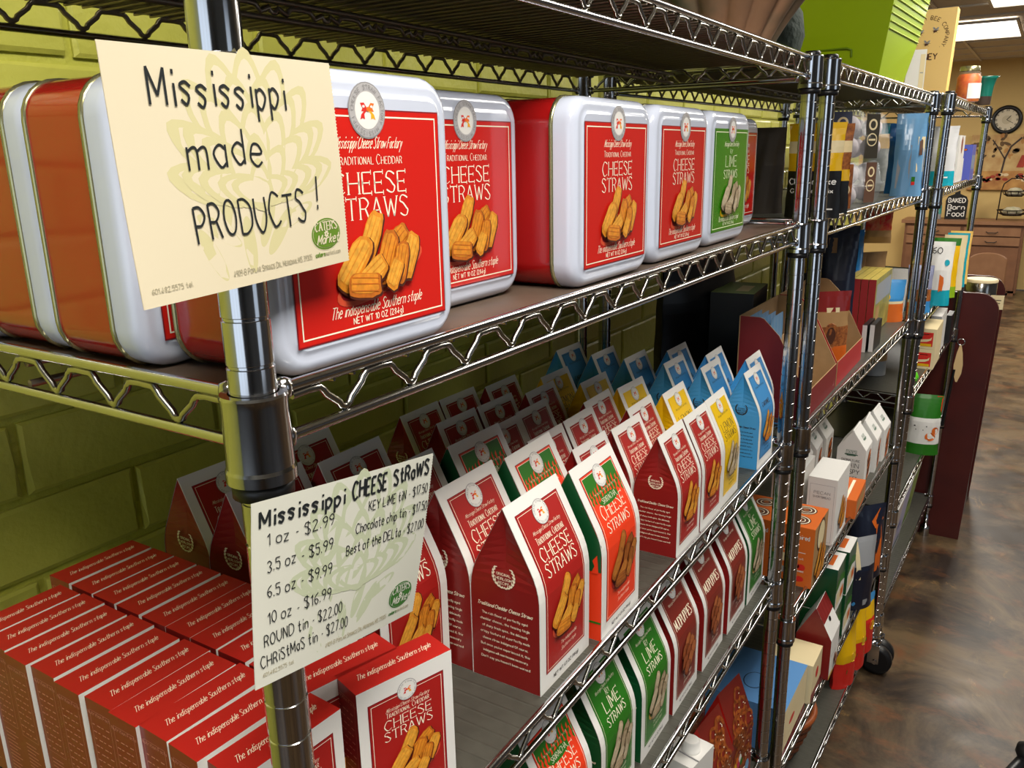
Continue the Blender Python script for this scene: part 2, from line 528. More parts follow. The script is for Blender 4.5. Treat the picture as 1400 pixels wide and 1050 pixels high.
def label(kind, w, h, fmt, tiny=True):
    """front label print, u across, v up; (0,0) is the middle of its lower edge"""
    K = KIND[kind]
    F = Flat(4 if fmt == 'bag' else 1)
    bg = K['bgt'] if fmt == 'tin' else K['bg']
    ink = K['ink']
    nv = 14 if fmt == 'bag' else 1
    F.rect(-w / 2 - .0009, -.0009, w / 2 + .0009, h + .0009, DRED if kind in ('cheddar', 'mud', 'sriracha') else bg, 1, nv)
    F.rect(-w / 2, 0, w / 2, h, bg, 2, nv)
    e = w * .022
    F.frame(-w / 2 + e, e, w / 2 - e, h - e, w * .007, ink if kind != 'lemon' else bg, 3, nv)
    if kind == 'sriracha':
        F.rect(-w / 2 + e * 1.4, h * .86, w / 2 - e * 1.4, h - e * 1.4, GREEN, 3, 2)
        x = -w / 2 + e * 1.6
        rng = random.Random(4)
        while x < w / 2 - e * 3:
            ww = w * rng.uniform(.07, .11)
            hh = h * rng.uniform(.06, .12)
            F.poly([(x, h * .865), (x + ww * .2, h * .865 - hh * .5), (x - ww * .05, h * .865 - hh * .8), (x + ww * .5, h * .865 - hh * 1.1),
                    (x + ww * .45, h * .865 - hh * .6), (x + ww * .8, h * .865 - hh * .35), (x + ww * .8, h * .865)], GREEN, 3)
            F.poly([(x + ww * .3, h * .855), (x + ww * .6, h * .855), (x + ww * .75, h * .855 + hh * .55), (x + ww * .35, h * .855 + hh * .35)], ORED, 4)
            x += ww
    top = dict(tin=1.0, bag=.945, box=1.0)[fmt]
    R = w * dict(tin=.118, bag=.165, box=.132)[fmt]
    seal(F, 0, h * top, R, 5, fmt == 'tin')
    y1, y2, y3, y4 = dict(tin=(.835, .765, .635, .52), bag=(.845, .785, .685, .59), box=(.880, .832, .735, .642))[fmt]
    sz = h * dict(tin=.094, bag=.078, box=.076)[fmt]
    fk = dict(tin=.66, bag=1.0, box=.88)[fmt]
    F.text("Mississippi Cheese Straw Factory", 0, h * y1, w * .048, ink, 3, w=w * .0034, fit=w * .60 * fk * 1.1, slant=.45, k=2)
    L = K['lines']
    if kind == 'sriracha':
        F.ell(-w * .0, h * (y2 + .002), w * .27, h * .036, GREEN, 4)
        F.text("SRIRACHA", 0, h * (y2 - .012), h * .036, ink, 5, fit=w * .42, nib=.35)
    elif L[0]:
        F.text(L[0], 0, h * y2, h * (.05 if kind == 'lime' else .042), ink, 3, fit=w * (.12 if kind == 'lime' else .66) * fk, nib=.35, smallcaps=True, k=2, w=h * .0034)
    if kind == 'mud':
        F.text(L[1], 0, h * .64, h * .085, ink, 3, fit=w * .80, nib=.35, serif=True, w=h * .0085)
    elif kind == 'caramel':
        F.text(L[1], 0, h * .62, h * .05, ink, 3, fit=w * .6, nib=.35, serif=True, w=h * .008)
    else:
        big = 1.15 if kind != 'cheddar' else 1.0
        F.text(L[1], 0, h * y3, sz * big, ink, 3, fit=w * (.50 if kind == 'lime' else .72) * fk, nib=.35, serif=True, gap=2.0, w=sz * .092)
        F.text(L[2], 0, h * y4, sz * (.86 if kind in ('lime', 'sriracha') else 1), ink, 3, fit=w * (.62 if kind == 'lime' else .68 if kind == 'sriracha' else .74) * fk, nib=.35, serif=True, gap=2.0, w=sz * .088)
    if fmt == 'tin':
        food(F, -w * .30, h * .155, w * .62, h * .34, kind, K['bowl'], 4, 3)
        F.text("The indispensable Southern staple", 0, h * .088, w * .05, ink, 3, w=w * .0040, fit=w * .62, slant=.35, k=2)
        F.text("NET WT 10 OZ (284g)", 0, h * .045, w * .028, ink, 3, w=w * .004, fit=w * .34, k=1)
    else:
        food(F, -w * (.40 if fmt == 'bag' else .34), h * (.17 if fmt == 'bag' else .20), w * (.84 if fmt == 'bag' else .74), h * (.35 if fmt == 'bag' else .44), kind, K['bowl'], 4, 5)
        F.text("The indispensable", w * .06, h * .105, w * .05, ink, 3, w=w * .0040, fit=w * .42, slant=.35, k=2)
        F.text("Southern staple", w * .06, h * .062, w * .05, ink, 3, w=w * .0040, fit=w * .38, slant=.35, k=2)
    return F


# ------------------------------------------------------------------ room
WX = -0.60            # face of the green painted block wall
GREENP = mat('green_wall_paint', (200, 198, 88), 0.42, coat=0.12, noise=(7, 0.35, (186, 186, 78)), bump=(55, 0.55, 0.004))
GREENM = mat('green_painted_mortar', (186, 186, 76), 0.5, bump=(90, 0.7, 0.004))
TAN = mat('tan_wall_paint', (206, 178, 116), 0.65, noise=(1.5, 0.3, (196, 166, 104)))
CEILM = mat('ceiling_tile', (196, 184, 166), 0.9, noise=(150, 0.3, (178, 166, 148)))
GRIDM = mat('ceiling_grid_bar', (206, 198, 184), 0.6)
FAR_Y, RX, BY = 11.5, 3.5, -3.0

# stained concrete floor
fm = bpy.data.materials.new('stained_concrete_floor')
fm.use_nodes = True
nt = fm.node_tree
b = nt.nodes['Principled BSDF']
tc = nt.nodes.new('ShaderNodeTexCoord')


def fnoise(sc_, det, rough_, dist, stretch=(1, 1, 1)):
    mp = nt.nodes.new('ShaderNodeMapping')
    mp.inputs['Scale'].default_value = stretch
    mp.inputs['Rotation'].default_value = (0, 0, .5)
    nt.links.new(tc.outputs['Object'], mp.inputs['Vector'])
    n_ = nt.nodes.new('ShaderNodeTexNoise')
    n_.inputs['Scale'].default_value = sc_
    n_.inputs['Detail'].default_value = det
    n_.inputs['Roughness'].default_value = rough_
    n_.inputs['Distortion'].default_value = dist
    nt.links.new(mp.outputs['Vector'], n_.inputs['Vector'])
    return n_


def fmix(fac, a_, col):
    mx = nt.nodes.new('ShaderNodeMix')
    mx.data_type = 'RGBA'
    nt.links.new(fac, mx.inputs['Factor'])
    if a_ is None:
        mx.inputs['A'].default_value = (*s2l((40, 29, 22)), 1)
    else:
        nt.links.new(a_, mx.inputs['A'])
    mx.inputs['B'].default_value = (*s2l(col), 1)
    return mx.outputs['Result']


def framp(n_, lo, hi, top=1.0):
    r_ = nt.nodes.new('ShaderNodeMapRange')
    r_.inputs['From Min'].default_value = lo
    r_.inputs['From Max'].default_value = hi
    r_.inputs['To Max'].default_value = top
    nt.links.new(n_.outputs['Fac'], r_.inputs['Value'])
    return r_.outputs['Result']


c_ = fmix(framp(fnoise(2.6, 9, .68, .8), .40, .60), None, (108, 88, 62))
c_ = fmix(framp(fnoise(5.5, 9, .7, .4, (1, 1.6, 1)), .52, .68, .8), c_, (118, 74, 44))
c_ = fmix(framp(fnoise(9, 8, .75, .9, (1, .5, 1)), .60, .68, .55), c_, (160, 122, 70))
c_ = fmix(framp(fnoise(4.0, 9, .7, .3), .52, .66, .85), c_, (44, 33, 26))
nt.links.new(c_, b.inputs['Base Color'])
n2 = nt.nodes.new('ShaderNodeTexNoise')
n2.inputs['Scale'].default_value = 9
n2.inputs['Detail'].default_value = 6
nt.links.new(tc.outputs['Object'], n2.inputs['Vector'])
r2 = nt.nodes.new('ShaderNodeMapRange')
r2.inputs['To Min'].default_value = 0.22
r2.inputs['To Max'].default_value = 0.5
nt.links.new(n2.outputs['Fac'], r2.inputs['Value'])
nt.links.new(r2.outputs['Result'], b.inputs['Roughness'])
bp = nt.nodes.new('ShaderNodeBump')
bp.inputs['Strength'].default_value = 0.15
nt.links.new(n2.outputs['Fac'], bp.inputs['Height'])
nt.links.new(bp.outputs['Normal'], b.inputs['Normal'])

m = MB(); m.box((0.2, 4.2, -0.05), (6.8, 14.8, 0.1), fm); structure('floor', m)
m = MB(); m.box((0.2, 4.2, CEIL + 0.08), (6.8, 14.8, 0.1), CEILM); structure('ceiling', m)
m = MB(); m.box((0.2, FAR_Y + 0.06, 1.36), (6.8, 0.1, 2.7), TAN); structure('wall_far', m)
m = MB(); m.box((-3.15, 8.4, 1.36), (0.1, 6.3, 2.7), TAN); structure('wall_far_left', m)
# right wall and back wall with window openings
m = MB()
m.box((RX + 0.05, -1.4, 1.36), (0.1, 3.6, 2.7), TAN)
m.box((RX + 0.05, 6.6, 1.36), (0.1, 9.8, 2.7), TAN)
m.box((RX + 0.05, 1.05, 0.32), (0.1, 1.3, 0.64), TAN)
m.box((RX + 0.05, 1.05, 2.55), (0.1, 1.3, 0.30), TAN)
m.mats = [mat('slate_panelled_wall', (84, 87, 96), 0.6, noise=(2, .3, (58, 60, 68)))]
structure('wall_right', m)
m = MB()
m.box((-1.85, BY - 0.05, 1.36), (2.5, 0.1, 2.7), TAN)
m.box((2.65, BY - 0.05, 1.36), (1.9, 0.1, 2.7), TAN)
m.box((.55, BY - 0.05, 0.32), (2.3, 0.1, 0.64), TAN)
m.box((.55, BY - 0.05, 2.55), (2.3, 0.1, 0.30), TAN)
m.mats = [mat('slate_panelled_wall', (84, 87, 96))]
structure('wall_back', m)
FRM = mat('window_frame_aluminium', (120, 110, 96), 0.4, 0.6)
GLASS = mat('window_glass', (240, 248, 250), 0.02, trans=1.0)
for wi, (cx, cy, w, ax) in enumerate(((.55, BY - 0.05, 2.3, 0), (RX + 0.05, 1.05, 1.3, 1))):
    m = MB()
    for t in (-.5, -.17, .17, .5):
        c = (cx + t * (w - .06), cy, 1.52) if ax == 0 else (cx, cy + t * (w - .06), 1.52)
        m.box(c, (.06, .06, 1.76) if ax == 0 else (.06, .06, 1.76), FRM)
    for z in (.67, 2.37):
        m.box((cx, cy, z), (w, .06, .06) if ax == 0 else (.06, w, .06), FRM)
    wo = structure('window_%d' % (wi + 1), m)

# left wall: mortar slab plus individually built blocks
m = MB(); m.box((WX - 0.1135, 1.0, 1.36), (0.22, 8.0, 2.7), GREENM)
wl = structure('wall_left', m)
CH, CL = 0.0965, 0.268
ZP = 1.345


def brick_mesh(w, h, seed):
    rng = random.Random(seed)
    mb = MB()
    d = 0.026
    a, b2 = w / 2 - 0.0045, h / 2 - 0.0045
    lv = [(0, 0), (d - .003, .0005), (d, .0045)]
    rings = []
    for x, i in lv:
        rings.append([(x + rng.uniform(-.0008, .0008), sy * (a - i) + rng.uniform(-.0018, .0018), sz * (b2 - i) + rng.uniform(-.0012, .0012))
                      for sy, sz in ((-1, -1), (0, -1), (1, -1), (1, 0), (1, 1), (0, 1), (-1, 1), (-1, 0))])
    mb.loft(rings, GREENP, True, False, True, False)
    return mb.mesh('brick')


BR = [brick_mesh(CL, CH, s) for s in range(6)]
nb = 0
rest = MB()
for r in range(-14, 14):
    z = ZP + (r + .5) * CH
    if z < 0.05 or z > CEIL - .05:
        continue
    for c in range(-12, 18):
        y = 0.223 + (c + .5 + (0.5 if r % 2 else 0)) * CL - CL * .25
        if y < -2.8 or y > 4.8:
            continue
        if -6 <= r <= 7 and -0.35 < y < 3.8 and nb < 290:
            link('brick', BR[(r * 7 + c * 3) % 6], wl, (WX - .022, y, z))
            nb += 1
        else:
            me = BR[(r * 7 + c * 3) % 6]
            rest.add([(v.co.x + WX - .022, v.co.y + y, v.co.z + z) for v in me.vertices], [list(p.vertices) for p in me.polygons], GREENP)
o = link('outlying_bricks', rest, wl)
o['kind'] = 'stuff'

# suspended ceiling grid, tiles and lamps
m = MB()
for i in range(-5, 6):
    m.box((0.1 + i * .61, 4.2, CEIL + .024), (.024, 14.6, .012), GRIDM)
for j in range(-5, 20):
    m.box((0.2, j * .61 + .2, CEIL + .024), (6.6, .024, .012), GRIDM)
structure('trim_1', m)
LAMPM = mat('lamp_diffuser', (255, 252, 244), 0.5, emit=3.6)
for i, (lx, ly) in enumerate(LAMPS):
    near = ['above the front of the near rack', 'above the aisle by the middle rack', 'seen beside the orange jar, above the far dresser side',
            'seen at the top right corner of the view', 'above the aisle beyond the far rack',
            'added unseen to brighten the far wall, left side', 'added unseen to brighten the far wall, right side'][i]
    t = thing('ceiling_light', 'glowing flat fluorescent ceiling panel ' + near, 'ceiling light', (lx, ly, CEIL), 0, 'fluorescent ceiling panels')
    m = MB()
    for sx, sy, w, d in ((-.3, 0, .02, 1.2), (.3, 0, .02, 1.2), (0, -.6, .62, .02), (0, .6, .62, .02)):
        m.box((sx, sy, .008), (w, d, .02), GRIDM)
    link('frame', m, t)
    m = MB(); m.box((0, 0, .008), (.58, 1.18, .008), LAMPM)
    link('diffuser', m, t)

# ------------------------------------------------------------------ wire shelving
NT = 0.0254
ZTOP = 1.857


def post_mesh(zb, zt):
    prof = [(.0127, zb)]
    k = int((zt - 1.79) / NT) + 1
    zs = sorted(1.79 - n * NT for n in range(-k, 80))
    for z in zs:
        if zb + .01 < z < zt - .005:
            prof += [(.0127, z - .0020), (.0127, z - .0012), (.01195, z - .0007), (.01195, z + .0007), (.0127, z + .0012), (.0127, z + .0020)]
    prof += [(.0127, zt - .002), (.011, zt)]
    mb = MB()
    mb.lathe(prof, CHROME, 28, cap0=True, cap1=True)
    me = mb.mesh('post')
    sharp_by_angle(me, 10)
    return me


PM = post_mesh(.125, 1.864)
PML = post_mesh(.125, 2.05)


def truss(L, zt, zb, along, cross, per=.0635, r=.0025, mt=CHROME_W, y0=.026):
    """zigzag wire along an axis; along: 'x' or 'y'; cross: the other coordinate"""
    n = max(1, int((L - 2 * y0 + .03) / per))
    per = (L - 2 * y0 + .017) / n
    pts = []
    for i in range(n):
        s0 = y0 + i * per
        for a, z in ((0, zt - .0004), (.20, zt), (.34, zt - .0004), (.39, zt - .003), (.42, zt - .006), (.575, zb + .0042), (.60, zb + .0014), (.64, zb), (.68, zb), (.72, zb + .0014), (.745, zb + .0042), (.90, zt - .006), (.93, zt - .003), (.97, zt - .0008)):
            pts.append((s0 + a * per, z))
    pts = pts[:-4]
    P = [((cross, s, z) if along == 'y' else (-s, cross, z)) for s, z in pts]
    mb = MB()
    mb.tube(P, r, mt, 6)
    return mb


COLLAR = MB()
COLLAR.lathe([(.0134, -.046), (.0192, -.046), (.0192, -.040), (.0184, -.038), (.0178, -.003), (.0184, .0015), (.0178, .003), (.0136, .003), (.0134, -.004)], CHROME, 32)
COLLAR = COLLAR.mesh('collar'); sharp_by_angle(COLLAR, 10)
SLEEVE = MB()
SLEEVE.lathe([(.0128, -.0555), (.0168, -.055), (.0170, -.0462), (.0128, -.0462)], BLACKP, 24)
SLEEVE = SLEEVE.mesh('clip_sleeve')
CAPM = MB(); CAPM.lathe([(.0129, -.003), (.0129, .001), (.011, .003)], BLACKP, 16, cap1=True); CAPM = CAPM.mesh('post_cap')


def caster(parent, x, y):
    m = MB()
    m.lathe([(.012, .0), (.024, -.002), (.026, -.012), (.022, -.018)], CHROME, 16, (x, y, .128), cap0=True, cap1=True)
    for sx in (-1, 1):
        m.box((x + .008, y + sx * .022, .080), (.036, .004, .068), CHROME)
    m.tube([(x + .014, y - .028, .053), (x + .014, y + .028, .053)], .008, CHROME, 10)
    o = link('caster', m, parent)
    w = MB()
    rings = []
    for yy, r in ((-.016, .040), (-.014, .050), (0, .052), (.014, .050), (.016, .040)):
        rings.append([(x + .014 + r * math.cos(2 * PI * j / 24), y + yy, .053 + r * math.sin(2 * PI * j / 24)) for j in range(24)])
    w.loft(rings, BLACKP)
    link('wheel', w, o)


def wire_rack(label, x, y, rz, tilt, L, D, zs, post=PM, dirty=(), footless=None, tall0=False):
    t = thing('wire_shelving_rack', label, 'shelving', (x, y, 0), rz, 'chrome wire shelving racks')
    t.rotation_euler = (0, tilt, rz)
    for px, py in ((0, 0), (0, L), (-D, L), (-D, 0)):
        link('post', PML if (tall0 and (px, py) == (0, 0)) else post, t, (px, py, 0))
        if not (tall0 and (px, py) == (0, 0)):
            link('post_cap', CAPM, t, (px, py, 1.864))
        if (px, py) != footless:
            caster(t, px, py)
        else:
            m = MB()
            m.lathe([(.009, .128), (.009, .05), (.020, .048), (.022, .035), (.020, .0)], CHROME, 16, (px, py, 0), cap1=True)
            link('levelling_foot', m, t)
    for k, z in enumerate(zs):
        zt, zb = z, z - .0285
        m = MB()
        for cx in (0, -D):
            m.tube([(cx, .017, zt), (cx, L - .017, zt)], .0037, CHROME, 10)
            m.tube([(cx, .017, zb), (cx, L - .017, zb)], .0035, CHROME, 10)
        for cy in (0, L):
            m.tube([(-.017, cy, zt), (-D + .017, cy, zt)], .0037, CHROME, 10)
            m.tube([(-.017, cy, zb), (-D + .017, cy, zb)], .0035, CHROME, 10)
        sh = link('shelf', m, t)
        for px, py in ((0, 0), (0, L), (-D, L), (-D, 0)):
            link('collar', COLLAR, sh, (px, py, z + .0))
            link('clip_sleeve', SLEEVE, sh, (px, py, z + .0))
            # weld beads where the rails meet the collars
            w = MB()
            sx, sy = (1 if px == 0 else -1), (1 if py == 0 else -1)
            for zz in (zt, zb):
                w.lathe([(.001, -.0065), (.0048, -.005), (.0056, 0), (.0048, .005), (.001, .0065)], CHROME, 8, (px, py + sy * .0205, zz))
                w.lathe([(.001, -.0065), (.0048, -.005), (.0056, 0), (.0048, .005), (.001, .0065)], CHROME, 8, (px - sx * .0205, py, zz))
            link('weld', w, sh)
        W = CHROME_W
        link('truss', truss(L, zt - .0055, zb + .0055, 'y', 0, mt=W), sh)
        link('truss', truss(L, zt - .0055, zb + .0055, 'y', -D, mt=CHROME_D), sh)
        link('truss', truss(D, zt - .0055, zb + .0055, 'x', 0, mt=W), sh)
        link('truss', truss(D, zt - .0055, zb + .0055, 'x', L, mt=W), sh)
        m = MB()
        m.tube([(-.235, .003, zt - .010), (-.235, L - .003, zt - .010)], .0028, CHROME_D, 8)
        m.tube([(-.235, .003, zb + .004), (-.235, L - .003, zb + .004)], .0028, CHROME_D, 8)
        link('centre_rail', m, sh)
        link('truss', truss(L, zt - .014, zb + .009, 'y', -.235, mt=CHROME_D), sh)
        m = MB()
        n = int((L - .05) / .0172)
        for i in range(n + 1):
            yy = .025 + i * (L - .05) / n
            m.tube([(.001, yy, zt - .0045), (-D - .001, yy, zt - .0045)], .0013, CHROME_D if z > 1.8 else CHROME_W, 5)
        o = link('deck_wires', m, sh)
        o['kind'] = 'stuff'
    return t


Z1, Z2, Z3, Z4, Z5 = 1.857, 1.594, 1.2033, 0.9252, 0.530
LU, DU = 1.169, 0.415
RACK1 = wire_rack('nearest chrome wire rack holding the white tins and cheese straw bags', 0, 0, 0, 0, LU, DU, [Z1, Z2, Z3, Z4, Z5], tall0=True)
RZ2 = -math.atan2(.030, 1.18)
RACK2 = wire_rack('middle chrome wire rack holding clear clamshells and cookie bags', .0126, 1.2416, RZ2, 0, 1.178, DU, [1.857, 1.595, 1.214, .81, .435, .18])
RACK3 = wire_rack('farthest chrome wire rack with the orange jar on top', .041, 2.465, -math.atan2(.027, 1.18), .020, 1.178, DU, [1.857, 1.597, 1.207, .965, .575, .195], footless=(0, 1.178))


def liner(z, L, D, x, y, rz, label, mt, tilt=0):
    m = MB()
    m.box((-D / 2, L / 2, 0), (D - .010, L - .012, .0014), mt)
    # notched corners would sit round the collars; cut the slab back there
    o = link('shelf_liner', m, None, (x, y, z + .0044), (0, tilt, rz))
    tag(o, label, 'shelf liner', 'plastic shelf liners')
    return o


def liner2(z, L, D, x, y, rz, label, mt, tilt=0):
    m = MB()
    c = .021
    ot = [(-c, .004), (-c, c), (-.0045, c), (-.0045, L - c), (-c, L - c), (-c, L - .004), (-D + c, L - .004), (-D + c, L - c), (-D + .004, L - c),
          (-D + .004, c), (-D + c, c), (-D + c, .004)]
    n = len(ot)
    m.add([(a, b_, 0) for a, b_ in ot] + [(a, b_, .0014) for a, b_ in ot],
          [tuple(range(n)), tuple(range(n, 2 * n))] + [(i, (i + 1) % n, n + (i + 1) % n, n + i) for i in range(n)], mt)
    o = link('shelf_liner', m, None, (x, y, z - .0029), (0, tilt, rz))
    tag(o, label, 'shelf liner', 'plastic shelf liners')


liner2(Z1, LU, DU, 0, 0, 0, 'brown liner on the top shelf of the nearest rack, seen from below', LINER_B)
liner2(Z2, LU, DU, 0, 0, 0, 'liner under the big white cheese straw tins, dark reflection painted in', LINER_B)  # brownish dark reflection on this liner is put into its colour
liner2(Z3, LU, DU, 0, 0, 0, 'grey liner under the red cheese straw bags and boxes', LINER)
liner2(Z4, LU, DU, 0, 0, 0, 'grey liner under the lower row of green and brown bags', LINER)
liner2(Z5, LU, DU, 0, 0, 0, 'grey liner under the pretzel boxes and the capped carton', LINER)
X2, Y2, X3, Y3, RZ3 = .0126, 1.2416, .041, 2.465, -math.atan2(.027, 1.18)
liner2(1.857, 1.178, DU, X2, Y2, RZ2, 'dark liner on the rack top under the lime green box', LINER_B)
liner2(1.595, 1.178, DU, X2, Y2, RZ2, 'grey liner under the clear clamshell packs', LINER)
liner2(1.214, 1.178, DU, X2, Y2, RZ2, 'grey liner under the empty red display trays', LINER)
liner2(.81, 1.178, DU, X2, Y2, RZ2, 'grey liner under the white paper cookie bags', LINER)
liner2(.435, 1.178, DU, X2, Y2, RZ2, 'grey liner under the green and white cartons', LINER)
liner2(.18, 1.178, DU, X2, Y2, RZ2, 'grey liner of the lowest middle shelf under the wicker basket', LINER)
for z, wh in ((1.857, 'grey liner on the far rack top under the orange jar'), (1.597, 'grey liner under the violet box'), (1.207, 'grey liner under the yellow and green box'),
              (.965, 'grey liner under the two cream boxes with a knife picture'), (.575, 'bare grey liner under the green pretzel bag'), (.195, 'grey liner under the leaning prints')):
    liner2(z, 1.178, DU, X3 + math.sin(.020) * z, Y3, RZ3, wh, LINER, .020)


# ------------------------------------------------------------------ tins
def rrect(w, h, r, i, n=6):
    """rounded rectangle outline in (y,z), centred, inset by i"""
    a, b_, r = w / 2 - i, h / 2 - i, max(r - i, .002)
    pts = []
    for cx, cy, s in ((a - r, b_ - r, 0), (-a + r, b_ - r, 1), (-a + r, -b_ + r, 2), (a - r, -b_ + r, 3)):
        for j in range(n + 1):
            t = (s + j / n) * PI / 2
            pts.append((cx + r * math.cos(t), cy + r * math.sin(t)))
    return pts


TW, TH, TD = .174, .175, .088


def tin_meshes(kind):
    def R(x, i, r=.026):
        return [(x, p[0], p[1] + TH / 2) for p in rrect(TW, TH, r, i)]
    bd = MB()
    bd.loft([R(-.0245, .0012), R(-TD + .004, .0012)], TINR, True, False, False)
    bd.loft([R(-TD + .004, .0012), R(-TD + .0035, -.0002), R(-TD + .001, -.0002), R(-TD, .0015), R(-TD + .0005, .004)], RIM, True, False, True)
    ld = MB()
    ld.loft([R(-.0262, .001), R(-.0262, -.0008), R(-.0236, -.0008), R(-.0228, .0006)], RIM, True, False, False)
    ld.loft([R(-.0228, .0006), R(-.0115, .0006), R(-.0075, .0014), R(-.0040, .0036), R(-.0018, .0070), R(-.0012, .0100), R(-.0016, .0125), R(-.0006, .0150), R(0, .0165)],
            TINW, True, False, True)
    F = label(kind, .138, .1315, 'tin')
    M = lambda u, v, n: (.0003 + n, u, v + .0195)
    return bd.mesh('body'), ld.mesh('lid'), F.mesh('front_label', M)


TM = {k: tin_meshes(k) for k in ('cheddar', 'lime')}


def tin(kind, x, y0, label_, rz=0.0, group='white lidded cheese straw tins'):
    t = thing('snack_tin', label_, 'tin', (x, y0 + TW / 2, Z2 - .0015), rz, group)
    for n, me in zip(('body', 'lid', 'front_label'), TM[kind]):
        o = link(n, me, t)
    return t


tin('cheddar', -.0045, .021, 'large white and red tin at the front, right behind the handwritten product sign')
tin('cheddar', -.060, .200, 'white and red tin set back between the big front tin and the red-sided tin')
tin('cheddar', -.012, .387, 'white and red tin in the middle showing its whole glossy red side')
tin('cheddar', -.018, .581, 'white and red tin directly left of the green labelled tin')
tin('lime', -.024, .772, 'white tin with a green key lime label')
tin('cheddar', -.078, 1.000, 'white and pink-red tin at the right end, half hidden by the green one')
for i, (x, y, w) in enumerate(((-.098, .001, 'first tin behind the big front tin, its lid edge beside the sign'), (-.190, .004, 'second tin behind the front tin, red side with white lid band'),
                            (-.282, .000, 'third tin back at the left edge of the photo'))):
    tin('cheddar', x, y, w)

# ------------------------------------------------------------------ gable bags
SZ = {'L': (.103, .080, .192), 'S': (.088, .062, .163)}


